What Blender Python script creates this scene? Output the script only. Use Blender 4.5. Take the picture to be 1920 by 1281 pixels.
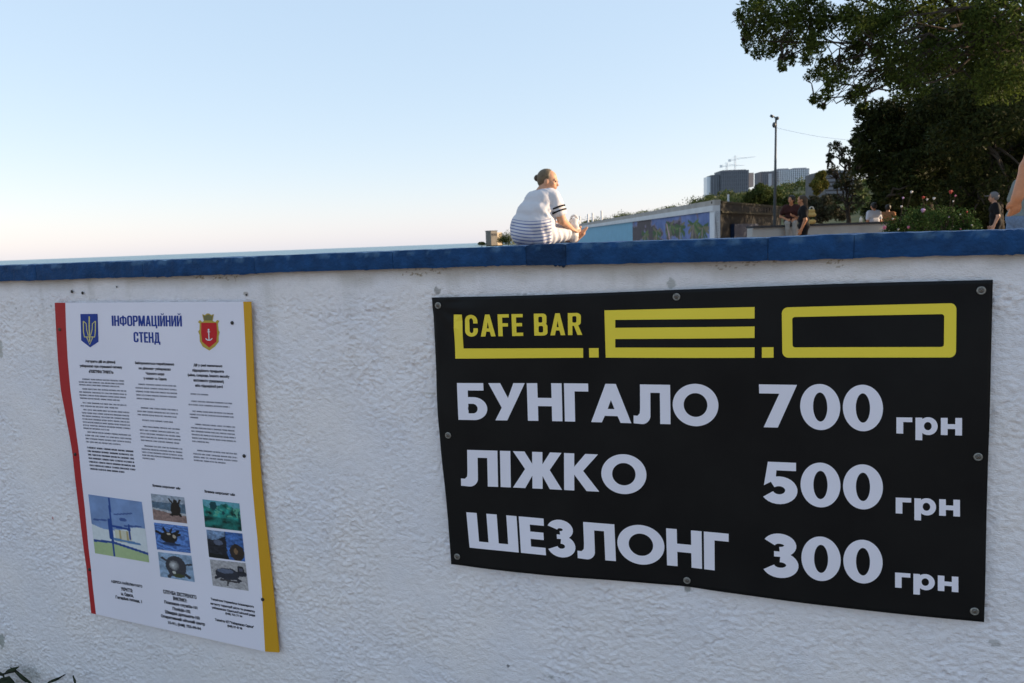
import bpy, bmesh, math
import numpy as np
from mathutils import Vector, Matrix
from mathutils.geometry import delaunay_2d_cdt

sc = bpy.context.scene
for o in list(bpy.data.objects): bpy.data.objects.remove(o)
COL = sc.collection

# ------------------------------------------------------------------ camera
EYE = 1.75                                   # eye height above the beach-side ground (m)
FPX = 1400.0                                 # focal length in pixels of the 1920 px wide photograph
PITCH, ROLL = math.atan(187/FPX), math.atan(.0372)
F = np.array([0, math.cos(PITCH), -math.sin(PITCH)])
R0 = np.array([1., 0, 0]); U0 = np.array([0, math.sin(PITCH), math.cos(PITCH)])
R = math.cos(ROLL)*R0 - math.sin(ROLL)*U0
U = math.sin(ROLL)*R0 + math.cos(ROLL)*U0
CAMP = np.array([0, 0, EYE])
cam = bpy.data.cameras.new('camera'); cam.sensor_width = 36; cam.lens = FPX/1920*36
cam.clip_start = .05; cam.clip_end = 60000
cam.dof.use_dof = True; cam.dof.focus_distance = 2.15; cam.dof.aperture_fstop = 9.0
co = bpy.data.objects.new('camera', cam); COL.objects.link(co)
M = Matrix.Identity(4)
for i in range(3): M[i][0], M[i][1], M[i][2], M[i][3] = R[i], U[i], -F[i], CAMP[i]
co.matrix_world = M; sc.camera = co

# ------------------------------------------------------------------ sky, sun, exposure
SUN_H = np.array([1.0, .03]); SUN_EL = math.radians(14)
w = bpy.data.worlds.new('World'); sc.world = w; w.use_nodes = True
nt = w.node_tree; bg = nt.nodes['Background']
sky = nt.nodes.new('ShaderNodeTexSky'); sky.sky_type = 'NISHITA'; sky.sun_disc = False
sky.sun_elevation = SUN_EL; sky.sun_rotation = math.atan2(SUN_H[0], SUN_H[1])
sky.altitude = 0; sky.air_density = 1.0; sky.dust_density = .5; sky.ozone_density = 1.5
gain = nt.nodes.new('ShaderNodeMix'); gain.data_type = 'RGBA'; gain.blend_type = 'MULTIPLY'; gain.inputs[0].default_value = 1; gain.inputs[7].default_value = (.35, .25, .185, 1)
haze = nt.nodes.new('ShaderNodeMix'); haze.data_type = 'RGBA'; haze.blend_type = 'ADD'; haze.inputs[0].default_value = 1; haze.inputs[7].default_value = (1.10, 1.52, 2.06, 1)   # even pale sea haze over the whole sky
nt.links.new(sky.outputs[0], gain.inputs[6]); nt.links.new(gain.outputs[2], haze.inputs[6]); nt.links.new(haze.outputs[2], bg.inputs[0]); bg.inputs[1].default_value = .15
sl = bpy.data.lights.new('sun', 'SUN'); sl.energy = 4.2; sl.angle = math.radians(.6); sl.color = (1, .76, .50)
so = bpy.data.objects.new('sun', sl); COL.objects.link(so)
sdir = Vector((SUN_H[0]*math.cos(SUN_EL), SUN_H[1]*math.cos(SUN_EL), math.sin(SUN_EL))).normalized()
so.rotation_euler = sdir.to_track_quat('Z', 'Y').to_euler()
so.location = (20, -4, 12)
sc.view_settings.view_transform = 'Standard'; sc.view_settings.look = 'None'
sc.view_settings.gamma = 1; sc.view_settings.use_curve_mapping = False
sc.view_settings.exposure = 1.25
sc.render.engine = 'CYCLES'; sc.cycles.max_bounces = 6; sc.cycles.use_denoising = True

# ------------------------------------------------------------------ placing helpers (photograph pixel -> place in the world)
def ray(x, y): return F + R*(x-960)/FPX - U*(y-640.5)/FPX
def at(x, y, Y):
    v = ray(x, y); return CAMP + v*(Y/v[1])
def atz(x, z, Y):                            # column x at distance Y, world height z
    p = at(x, 440, Y); return np.array([p[0], Y, z])
HZ = lambda x: 489.1 - .0372*x               # photo row of the horizon
T = np.array([.93899, -.34394, 0]); N = np.array([-.34394, -.93899, 0])   # along the wall (to the right), out of the wall
W0 = np.array([0, 2.0, 0])
def wall_sz(x, y, d=0.):
    v = ray(x, y); k = ((W0 + N*d - CAMP) @ N)/(v @ N); p = CAMP + v*k
    return (p-W0) @ T, p[2]
def wall_p(s, z, d=0.): return W0 + T*s + np.array([0, 0, z]) + N*d
def arr_wall(s, z, d):
    s = np.asarray(s); return W0[None] + s[:, None]*T[None] + np.asarray(d)[:, None]*N[None] + np.stack([0*s, 0*s, np.asarray(z)], 1)

# ------------------------------------------------------------------ object helpers
def link(o, parent=None):
    COL.objects.link(o)
    if parent is not None: o.parent = parent
    return o
def tag(o, label=None, cat=None, group=None, kind=None):
    for k, v in (('label', label), ('category', cat), ('group', group), ('kind', kind)):
        if v: o[k] = v
    return o
def thing(name, label, cat, loc=(0, 0, 0), group=None):
    o = bpy.data.objects.new(name, None); o.empty_display_size = .1; o.location = loc
    link(o); return tag(o, label, cat, group)
def mesh_obj(name, V, Fc, mat=None, parent=None, smooth=False, cols=None, mats=None, fmi=None):
    """world-space verts; parents are unrotated empties or meshes, so subtract their location"""
    V = np.asarray(V, dtype=float)
    if parent is not None:
        q = parent
        while q is not None: V = V - np.array(q.location); q = q.parent
    me = bpy.data.meshes.new(name)
    me.from_pydata(V.tolist(), [], [list(map(int, f)) for f in Fc] if not isinstance(Fc, np.ndarray) else Fc.tolist())
    if mats:
        for m_ in mats: me.materials.append(m_)
        if fmi is not None: me.polygons.foreach_set('material_index', np.asarray(fmi, dtype=np.int32))
    elif mat: me.materials.append(mat)
    if smooth: me.polygons.foreach_set('use_smooth', np.ones(len(me.polygons), dtype=bool))
    if cols is not None:
        at_ = me.color_attributes.new('tint', 'FLOAT_COLOR', 'POINT')
        c4 = np.ones((len(V), 4)); c4[:, :3] = cols
        at_.data.foreach_set('color', c4.ravel())
    me.update()
    return link(bpy.data.objects.new(name, me), parent)

class MB:
    def __init__(s): s.V = []; s.F = []; s.n = 0
    def add(s, V, Fc):
        V = np.asarray(V, dtype=float); s.V.append(V); s.F += [[int(i)+s.n for i in f] for f in Fc]; s.n += len(V); return s
    def box(s, c, size, ax=None):
        c = np.array(c, float); h = np.array(size, float)/2
        ax = np.eye(3) if ax is None else np.array(ax, float)
        P = [c + ax[0]*h[0]*i + ax[1]*h[1]*j + ax[2]*h[2]*k for i in (-1, 1) for j in (-1, 1) for k in (-1, 1)]
        return s.add(P, [[0,1,3,2],[4,6,7,5],[0,4,5,1],[2,3,7,6],[0,2,6,4],[1,5,7,3]])
    def tube(s, pts, rad, n=8, cap=True):
        pts = np.array(pts, float); rad = np.broadcast_to(np.array(rad, float), (len(pts),))
        rings = []
        for i in range(len(pts)):
            d = pts[min(i+1, len(pts)-1)] - pts[max(i-1, 0)]; d /= np.linalg.norm(d)+1e-12
            a = np.cross(d, [0, 0, 1.]) if abs(d[2]) < .9 else np.cross(d, [1., 0, 0]); a /= np.linalg.norm(a); b = np.cross(d, a)
            th = np.arange(n)*2*math.pi/n
            rings.append(pts[i] + rad[i]*(np.cos(th)[:, None]*a + np.sin(th)[:, None]*b))
        V = np.concatenate(rings); Fc = []
        for i in range(len(pts)-1):
            for j in range(n):
                k = (j+1) % n; Fc.append([i*n+j, i*n+k, (i+1)*n+k, (i+1)*n+j])
        if cap: Fc.append(list(range(n))[::-1]); Fc.append([(len(pts)-1)*n+j for j in range(n)])
        return s.add(V, Fc)
    def ball(s, c, r, n=10, m=6):
        c = np.array(c, float); r = np.broadcast_to(np.array(r, float), (3,)); V = [c+[0, 0, r[2]]]
        for i in range(1, m):
            p = math.pi*i/m
            for j in range(n):
                t = 2*math.pi*j/n; V.append(c + r*[math.sin(p)*math.cos(t), math.sin(p)*math.sin(t), math.cos(p)])
        V.append(c-[0, 0, r[2]]); Fc = []
        for j in range(n): Fc.append([0, 1+j, 1+(j+1) % n])
        for i in range(m-2):
            for j in range(n):
                a = 1+i*n; k = (j+1) % n; Fc.append([a+j, a+n+j, a+n+k, a+k])
        e = len(V)-1; a = 1+(m-2)*n
        for j in range(n): Fc.append([e, a+(j+1) % n, a+j])
        return s.add(V, Fc)
    def disc(s, c, ax, r, h, n=16, bev=.25):    # low cylinder with rounded rim, axis ax
        c = np.array(c, float); ax = np.array(ax, float); ax /= np.linalg.norm(ax)
        a = np.cross(ax, [0, 0, 1.]) if abs(ax[2]) < .9 else np.cross(ax, [1., 0, 0]); a /= np.linalg.norm(a); b = np.cross(ax, a)
        th = np.arange(n)*2*math.pi/n; ring = np.cos(th)[:, None]*a + np.sin(th)[:, None]*b
        prof = [(r, 0), (r, h*(1-bev)), (r*(1-bev), h)]
        V = np.concatenate([c + ring*q + ax*k for q, k in prof] + [[c+ax*h]])
        Fc = []
        for i in range(2):
            for j in range(n): k = (j+1) % n; Fc.append([i*n+j, i*n+k, (i+1)*n+k, (i+1)*n+j])
        for j in range(n): Fc.append([2*n+j, 2*n+(j+1) % n, 3*n])
        return s.add(V, Fc)
    def ring(s, c, ax, r, rr, n=18, m=6):
        c = np.array(c, float); ax = np.array(ax, float); ax /= np.linalg.norm(ax)
        a = np.cross(ax, [0, 0, 1.]) if abs(ax[2]) < .9 else np.cross(ax, [1., 0, 0]); a /= np.linalg.norm(a); b = np.cross(ax, a)
        V = []; Fc = []
        for i in range(n):
            t = 2*math.pi*i/n; dv = math.cos(t)*a + math.sin(t)*b
            for j in range(m):
                q = 2*math.pi*j/m; V.append(c + dv*(r+rr*math.cos(q)) + ax*rr*math.sin(q))
        for i in range(n):
            for j in range(m):
                i2, j2 = (i+1) % n, (j+1) % m; Fc.append([i*m+j, i2*m+j, i2*m+j2, i*m+j2])
        return s.add(V, Fc)
    def build(s, name, mat, parent=None, smooth=False):
        return mesh_obj(name, np.concatenate(s.V), s.F, mat, parent, smooth)

# ------------------------------------------------------------------ materials
MATS = {}
def mat(name, col, rough=.7, spec=.3, noise=0., nscale=20., bump=0., bscale=200., attr=False, metal=0., trans=0., col2=None, bdist=.002):
    if name in MATS: return MATS[name]
    m = bpy.data.materials.new(name); m.use_nodes = True; n = m.node_tree.nodes; L = m.node_tree.links
    b = n['Principled BSDF']; b.inputs['Roughness'].default_value = rough; b.inputs['Specular IOR Level'].default_value = spec
    b.inputs['Metallic'].default_value = metal; b.inputs['Base Color'].default_value = (*col, 1)
    tc = n.new('ShaderNodeTexCoord'); src = None
    if attr:
        a = n.new('ShaderNodeVertexColor'); a.layer_name = 'tint'; src = a.outputs[0]
    if noise > 0:
        t = n.new('ShaderNodeTexNoise'); t.inputs['Scale'].default_value = nscale; t.inputs['Detail'].default_value = 6
        L.new(tc.outputs['Object'], t.inputs['Vector'])
        mr = n.new('ShaderNodeMapRange'); mr.inputs[1].default_value = .3; mr.inputs[2].default_value = .7
        L.new(t.outputs['Fac'], mr.inputs[0])
        mx = n.new('ShaderNodeMix'); mx.data_type = 'RGBA'
        c2 = col2 if col2 is not None else tuple(c*(1-noise) for c in col)
        if src is None: mx.inputs[6].default_value = (*col, 1); mx.inputs[7].default_value = (*c2, 1)
        else:
            L.new(src, mx.inputs[6]); mm = n.new('ShaderNodeMix'); mm.data_type = 'RGBA'; mm.blend_type = 'MULTIPLY'
            mm.inputs[0].default_value = 1; L.new(src, mm.inputs[6]); mm.inputs[7].default_value = (1-noise,)*3+(1,)
            L.new(mm.outputs[2], mx.inputs[7])
        L.new(mr.outputs[0], mx.inputs[0]); src = mx.outputs[2]
    if src is not None: L.new(src, b.inputs['Base Color'])
    if bump > 0:
        t = n.new('ShaderNodeTexNoise'); t.inputs['Scale'].default_value = bscale; t.inputs['Detail'].default_value = 4
        L.new(tc.outputs['Object'], t.inputs['Vector']); bp = n.new('ShaderNodeBump')
        bp.inputs['Strength'].default_value = bump; bp.inputs['Distance'].default_value = bdist
        L.new(t.outputs['Fac'], bp.inputs['Height']); L.new(bp.outputs[0], b.inputs['Normal'])
    if trans > 0:
        tr = n.new('ShaderNodeBsdfTranslucent'); ms = n.new('ShaderNodeMixShader'); ms.inputs[0].default_value = trans
        if src is not None: L.new(src, tr.inputs[0])
        else: tr.inputs[0].default_value = (*col, 1)
        L.new(b.outputs[0], ms.inputs[1]); L.new(tr.outputs[0], ms.inputs[2])
        L.new(ms.outputs[0], n['Material Output'].inputs[0])
    MATS[name] = m; return m

# ------------------------------------------------------------------ numpy noise
def vnoise2(x, y, seed=0):
    r = np.random.default_rng(seed); G = r.random((256, 256))*2-1
    xi = np.floor(x).astype(int); yi = np.floor(y).astype(int); fx = x-xi; fy = y-yi
    fx = fx*fx*fx*(fx*(fx*6-15)+10); fy = fy*fy*fy*(fy*(fy*6-15)+10)
    g = lambda a, b: G[a % 256, b % 256]
    return (g(xi, yi)*(1-fx)+g(xi+1, yi)*fx)*(1-fy) + (g(xi, yi+1)*(1-fx)+g(xi+1, yi+1)*fx)*fy
def fbm2(x, y, oct=4, seed=0):
    v = 0*x; a = 1.
    for k in range(oct):
        c, s_ = math.cos(.6*k+.3), math.sin(.6*k+.3); f = 2.03**k
        v = v + a*vnoise2((x*c-y*s_)*f+17*k, (x*s_+y*c)*f+5*k, seed+k); a *= .5
    return v
RNG = np.random.default_rng(7)

# ------------------------------------------------------------------ setting: ground, promenade, sea
PROM = EYE - .85                                                      # promenade behind the wall
def sheet(name, pts, z, m, kind='structure', parent=None):
    o = mesh_obj(name, [(x, y, z) for x, y in pts], [list(range(len(pts)))], m, parent); return tag(o, kind=kind)
m_sand = mat('pale_paving', (.38, .33, .28), .95, .1, .25, 3, .6, 60)
m_pave = mat('promenade_concrete', (.33, .31, .29), .9, .2, .25, 1.5, .3, 40)
sheet('ground', [(-60, -80), (60, -80), (60, 6), (-60, 6)], 0, m_sand)
bk = np.array([(x, y, 7*min(1, max(0, (-14-y)/24))**.9) for x in np.linspace(-90, 90, 46) for y in (-14, -17, -20, -24, -30, -38, -70)]); bk[:, 2] += .05*bk[:, 2]*fbm2(bk[:, 0]*.2, bk[:, 1]*.2, 3, 13)-.02
I = np.arange(len(bk)).reshape(46, 7)
tag(mesh_obj('slope', bk, np.stack([I[:-1, :-1], I[:-1, 1:], I[1:, 1:], I[1:, :-1]], -1).reshape(-1, 4), mat('sky_blocking_slope', (.07, .08, .035), .95, .1, .5, .6), None, True), kind='structure')   # unseen bank added behind the viewer to block low sky light
q = wall_p(-14, 0, -.36), wall_p(9, 0, -.36)
sheet('promenade', [(q[0][0], q[0][1]), (q[1][0], q[1][1]), (60, -1), (60, 118), (6, 118), (-4, 13), (-16, 13)], PROM, m_pave)
m_sea = bpy.data.materials.new('sea'); m_sea.use_nodes = True
n_ = m_sea.node_tree.nodes; l_ = m_sea.node_tree.links; b_ = n_['Principled BSDF']
b_.inputs['Base Color'].default_value = (.15, .25, .31, 1); b_.inputs['Roughness'].default_value = .35; b_.inputs['IOR'].default_value = 1.33
tc_ = n_.new('ShaderNodeTexCoord'); tn_ = n_.new('ShaderNodeTexNoise'); tn_.inputs['Scale'].default_value = .35; tn_.inputs['Detail'].default_value = 8
bp_ = n_.new('ShaderNodeBump'); bp_.inputs['Strength'].default_value = 1; bp_.inputs['Distance'].default_value = 1.5
l_.new(tc_.outputs['Object'], tn_.inputs['Vector']); l_.new(tn_.outputs['Fac'], bp_.inputs['Height']); l_.new(bp_.outputs[0], b_.inputs['Normal'])
sheet('sea', [(-40000, -40000), (40000, -40000), (40000, 40000), (-40000, 40000)], EYE-4.2, m_sea)

# ------------------------------------------------------------------ the white stucco wall with its blue coping
m_st = bpy.data.materials.new('white_stucco'); m_st.use_nodes = True
n_ = m_st.node_tree.nodes; l_ = m_st.node_tree.links; b_ = n_['Principled BSDF']; b_.inputs['Roughness'].default_value = .92; b_.inputs['Specular IOR Level'].default_value = .15
vc = n_.new('ShaderNodeVertexColor'); vc.layer_name = 'tint'
tc_ = n_.new('ShaderNodeTexCoord'); t1 = n_.new('ShaderNodeTexNoise'); t1.inputs['Scale'].default_value = 190; t1.inputs['Detail'].default_value = 6
mp_ = n_.new('ShaderNodeMapping'); mp_.inputs['Scale'].default_value = (1, 1, 1.7); l_.new(tc_.outputs['Object'], mp_.inputs[0]); l_.new(mp_.outputs[0], t1.inputs['Vector'])
bp_ = n_.new('ShaderNodeBump'); bp_.inputs['Strength'].default_value = 1.0; bp_.inputs['Distance'].default_value = .0030
l_.new(t1.outputs['Fac'], bp_.inputs['Height']); l_.new(bp_.outputs[0], b_.inputs['Normal']); l_.new(vc.outputs[0], b_.inputs['Base Color'])

ZC = 1.683                                                            # underside of the coping
wall = thing('stucco_wall', 'long white rough stucco wall topped with a blue painted coping', 'wall', wall_p(0, 0, -.17))
sg = np.concatenate([np.arange(-14, -2.5, .06), np.arange(-2.5, -2.26, .006), np.arange(-2.26, 1.22, .0030), np.arange(1.22, 1.6, .006), np.arange(1.6, 9.01, .06)])
zg = np.concatenate([np.arange(-.05, .06, .03), np.arange(.06, ZC+.02, .0030)])
S, Z = np.meshgrid(sg, zg); s_, z_ = S.ravel(), Z.ravel()
wx = s_ + .004*fbm2(s_*60, z_*60, 2, 91); wz = z_ + .004*fbm2(s_*60+9, z_*60, 2, 92)
h1 = vnoise2(wx*62 + wz*16, wz*105+wx*18, 1); h2 = vnoise2(wx*96 - wz*30, wz*165+wx*34, 2); h3 = vnoise2(wx*150+wz*30, wz*170-wx*20, 3); pt = vnoise2(wx*92-wz*30+31, wz*150+wx*26, 6)
big = fbm2(s_*2.2, z_*2.2, 3, 5)
amp = 1 - .86*np.clip((z_-(1.600+.02*fbm2(s_*6, z_*6, 2, 8)))/.03, 0, 1)     # smoother band under the coping
amp *= .45 + .40*np.clip(big+.3, 0, 1) + .55*np.clip(fbm2(s_*13, z_*13, 3, 6)+.2, 0, 1)
amp *= 1-.55*np.clip((fbm2(s_*3.3, z_*4.1, 3, 15)-.35)/.25, 0, 1)        # patches trowelled smoother
rel = .0013*h1 + .0020*h2 + .0014*h3 - .0042*np.clip(pt-.45, 0, 1)**1.2*2.2
D = amp*rel + .003*big
# colour: clean white with faint grime, a dull band and brown specks just under the coping, a few bare spots
base = np.full((len(s_), 3), .88); base *= np.array([1.0, .955, .98])
gr = np.clip(fbm2(s_*1.7, z_*3.1, 4, 21)*.5+.15, 0, 1)[:, None]; base = base*(1-gr*.10) + gr*.10*np.array([.52, .50, .46])
var = fbm2(s_*5, z_*6, 4, 23)[:, None]; base *= 1+.022*var*np.array([1, .4, -.6]) + .02*fbm2(s_*11, z_*14, 3, 24)[:, None]
low = np.clip((.55+.2*fbm2(s_*3, z_*3, 3, 26)-z_)/.5, 0, 1)[:, None]; base = base*(1-low*.12)+low*.12*np.array([.42, .42, .40])
drip = np.clip(fbm2(s_*22, z_*1.2, 3, 27)-.45, 0, 1)[:, None]*np.clip((z_-1.25)/.4, 0, 1)[:, None]; base = base*(1-drip*.30)+drip*.30*np.array([.45, .42, .38])
pit = np.clip(-rel/.0025, 0, 1)[:, None]; base *= 1-.05*pit                    # slightly darker in the pits
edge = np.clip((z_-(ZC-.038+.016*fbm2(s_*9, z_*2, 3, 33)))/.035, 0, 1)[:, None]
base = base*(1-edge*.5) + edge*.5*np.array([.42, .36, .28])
sa_, sb_ = wall_sz(1340, 500)[0], wall_sz(1580, 500)[0]
spk = ((fbm2(s_*160, z_*200, 3, 41) > .55) & (z_ > ZC-.014+.010*fbm2(s_*14, 0*z_, 2, 43)) & (((s_ > sa_) & (s_ < sb_)) | (fbm2(s_*4, 0*z_, 2, 44) > .55)))[:, None]
base = np.where(spk, base*np.array([.55, .48, .38]), base)
def spot(px, py, rx, ry, col, k=.85, seed=0):
    s0, z0 = wall_sz(px, py); d_ = np.hypot((s_-s0)/rx, (z_-z0)/ry) + .35*fbm2(s_*120, z_*120, 2, 60+seed)
    a_ = (np.clip((1.1-d_)/.25, 0, 1)*k)[:, None]; return base*(1-a_) + a_*np.array(col)
for i, (px, py, rx, ry, c, k) in enumerate([(1258, 532, .010, .016, (.40, .40, .38), .7), (820, 545, .010, .010, (.16, .15, .13), .6), (460, 552, .008, .008, (.4, .33, .27), .7),
        (0, 655, .012, .035, (.34, .33, .27), .6), (4, 1200, .018, .03, (.25, .27, .23), .7), (100, 972, .005, .007, (.45, .10, .08), .7), (808, 738, .02, .004, (.45, .40, .32), .5),
        (1290, 1104, .010, .012, (.2, .2, .18), .7), (1035, 1268, .010, .004, (.3, .3, .28), .6), (953, 1249, .004, .004, (.1, .1, .1), .8), (1865, 1206, .012, .008, (.3, .3, .28), .5), (1852, 700, .004, .03, (.5, .5, .47), .4),
        (95, 574, .004, .005, (.3, .3, .3), .6), (30, 578, .003, .003, (.25, .25, .25), .7), (108, 770, .003, .010, (.35, .35, .35), .6), (60, 1262, .05, .03, (.42, .44, .42), .5)]):
    base = spot(px, py, rx, ry, c, k, i)
V = arr_wall(s_, z_, D)
nx, nz = len(sg), len(zg); I = np.arange(nx*nz).reshape(nz, nx)
Fq = np.stack([I[:-1, :-1], I[:-1, 1:], I[1:, 1:], I[1:, :-1]], -1).reshape(-1, 4)
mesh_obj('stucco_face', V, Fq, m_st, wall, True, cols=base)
mb = MB(); ax = [T, N, [0, 0, 1]]
mb.box(wall_p(-2.5, .815, -.181), (22.9, .34, 1.72), ax)
mb.build('wall_core', mat('plain_white_plaster', (.78, .78, .78), .9, .2, .08, 4), wall)

m_cop = mat('blue_masonry_paint', (.010, .062, .185), .65, .2, .35, 30, .9, 130, bdist=.004)
m_copw = mat('worn_highlit_blue_paint', (.010, .062, .185), .65, .2, .35, 30, .9, 130, bdist=.004, attr=True)
m_cop2 = mat('dark_blue_masonry_paint', (.007, .036, .105), .6, .25, .5, 20, .8, 110, bdist=.005)
SLABS = [(-700, -140, 524.5, 503.5, 545, 531), (-140, 65, 503.5, 496.5, 531, 526), (65, 265, 496, 489.5, 526, 519.5), (265, 475, 489, 482, 520, 513.5), (475, 735, 481, 471.5, 512.5, 504.5),
         (735, 985, 471.5, 460.5, 505, 497), (985, 1060, 459.5, 457, 498, 497.5), (1060, 1440, 456.5, 446, 497, 489), (1440, 1602, 445.7, 439.0, 489.5, 485.0), (1602, 1985, 438.8, 428.5, 484.0, 475.5), (1985, 2500, 428, 414, 475, 462)]
for i, (x0, x1, a0, a1, b0, b1) in enumerate(SLABS):
    s0 = wall_sz(x0, a0, .022)[0]+.0006; s1 = wall_sz(x1, a1, .022)[0]-.0006
    zt0, zt1 = wall_sz(x0, a0, .022)[1], wall_sz(x1, a1, .022)[1]; zb0, zb1 = wall_sz(x0, b0, .022)[1], wall_sz(x1, b1, .022)[1]
    ns = max(8, int((s1-s0)/.006)); prof = []                       # profile (d, zfrac) around the slab
    for k in range(7): prof.append((.022, k/6))
    for k in range(1, 9): prof.append((.022-.34*k/8, 1.))
    prof += [(-.318, .5), (-.318, 0.), (-.1, 0.), (-.02, 0.)]
    P = np.array(prof); m_ = len(P); us = np.linspace(0, 1, ns+1); V = []
    for u in us:
        s = s0+(s1-s0)*u; zt = zt0+(zt1-zt0)*u; zb = zb0+(zb1-zb0)*u
        ee = .0018*math.exp(-min(u, 1-u)*(s1-s0)/.006)                # rounded ends
        dd = P[:, 0].copy(); zz = zb + (zt-zb)*P[:, 1]
        dd[0] -= .002; dd[6] -= .0035; dd[6] += .0025; dd[:7] -= ee; zz[6:14] -= ee
        V.append(np.stack([np.full(m_, s), zz, dd], 1))
    V = np.concatenate(V); k_ = V[:, 1]*31
    nz1 = fbm2(V[:, 0]*26, k_+V[:, 2]*17, 4, 70); nz2 = fbm2(V[:, 0]*85, k_*2.6+V[:, 2]*60+3, 3, 77); nz3 = fbm2(V[:, 0]*35, V[:, 2]*11+7, 4, 79)
    V[:, 2] += .0008*nz1+.0011*nz2
    V[:, 1] += .0010*nz3*(1+0*nz1) - .007*(np.abs(V[:, 2]-.02) < .03)*np.clip(fbm2(V[:, 0]*48, V[:, 2]*9+2, 3, 88)-.75, 0, 1)
    Fc = [[a*m_+b, (a+1)*m_+b, (a+1)*m_+(b+1) % m_, a*m_+(b+1) % m_] for a in range(ns) for b in range(m_)] + [list(range(m_)), [ns*m_+b for b in range(m_)][::-1]]
    pi = np.tile(np.arange(m_), ns+1); cb_ = np.array([.010, .062, .185]) if i != 6 else np.array([.007, .042, .125])  # the short slab gets a darker blue
    cl_ = np.tile(cb_, (len(V), 1))*(1+.12*nz1[:, None]); wear_highlight = np.clip(fbm2(V[:, 0]*38, k_*1.5+V[:, 2]*25, 4, 83)*1.6+.1, 0, 1)*np.where((pi >= 5) & (pi <= 7), .55, np.where((pi > 7) & (pi < 15), .40, .0))
    cl_ = cl_*(1-wear_highlight[:, None]) + wear_highlight[:, None]*np.array([.10, .21, .36])  # worn paint plus a sky highlight painted along top edge and top face
    o = mesh_obj('coping_slab', arr_wall(V[:, 0], V[:, 1], V[:, 2]), Fc, m_copw, wall, True, cols=np.clip(cl_, 0, 1)); o.data.set_sharp_from_angle(angle=math.radians(42))
    if i == 6: o['label'] = 'short darker length of the blue coping'
# broken lump of mortar and paint hanging under the joint
mb = MB()
for px, py, r in ((1036, 497, .005), (1044, 499, .006), (1052, 499, .006), (1059, 501, .006)): mb.ball(wall_p(*wall_sz(px, py-4), .012), (r, r, r*1.1), 8, 6)
mb.build('paint_drip', m_cop2, wall, True)

m_scr = mat('dark_screw_steel', (.06, .055, .05), .45, .5, .4, 300, metal=.6)
m_zinc = mat('worn_zinc', (.42, .41, .38), .42, .5, .5, 250, .3, 500, metal=.7)
def screw(px, py, d, r, parent, m, name='screw'):
    c = wall_p(*wall_sz(px, py, d), d); mb = MB().disc(c, N, r, r*.6, 12, .45)
    return mb.build(name, m, parent, True)
for px, py, r in ((135, 547, .0052), (155, 549.5, .0050), (219, 538, .0028), (462, 553, .003)): screw(px, py, .001, r, wall, m_scr)

# ------------------------------------------------------------------ flat print: shapes laid on a sheet
def ell(cx, cy, rx, ry, n=40, a0=0, a1=360): 
    t = np.radians(np.linspace(a0, a1, n, endpoint=(a1-a0) % 360 != 0)); return [(cx+rx*math.cos(a), cy+ry*math.sin(a)) for a in t]
def rect(x0, y0, x1, y1): return [(x0, y0), (x1, y0), (x1, y1), (x0, y1)]
def rrect(x0, y0, x1, y1, r, n=6):
    out = []
    for cx, cy, a in ((x1-r, y1-r, 0), (x0+r, y1-r, 90), (x0+r, y0+r, 180), (x1-r, y0+r, 270)): out += ell(cx, cy, r, r, n, a, a+90)
    return out
def stroke(pts, wd):
    p = np.array(pts, float); d = np.gradient(p, axis=0); d /= np.linalg.norm(d, axis=1)[:, None]+1e-9; nn = np.stack([-d[:, 1], d[:, 0]], 1)*wd/2
    return np.concatenate([p+nn, (p-nn)[::-1]]).tolist()
def arc_stroke(cx, cy, rx, ry, a0, a1, wd, n=22): return stroke(ell(cx, cy, rx, ry, n, a0, a1), wd)
def poly_tris(pos, neg=()):
    """union of the pos polygons minus the neg ones -> (verts, triangles)"""
    vs, fs = [], []
    for p in list(pos)+list(neg):
        if sum(p[i-1][0]*p[i][1]-p[i][0]*p[i-1][1] for i in range(len(p))) < 0: p = list(p)[::-1]
        fs.append(list(range(len(vs), len(vs)+len(p)))); vs += [Vector((float(a), float(b))) for a, b in p]
    v, e, f, ov, oe, of = delaunay_2d_cdt(vs, [], fs, 0, 1e-5)
    np_ = len(pos); keep = [t for t, o in zip(f, of) if o and all(i < np_ for i in o)]
    return np.array([(a.x, a.y) for a in v]), keep
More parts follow.
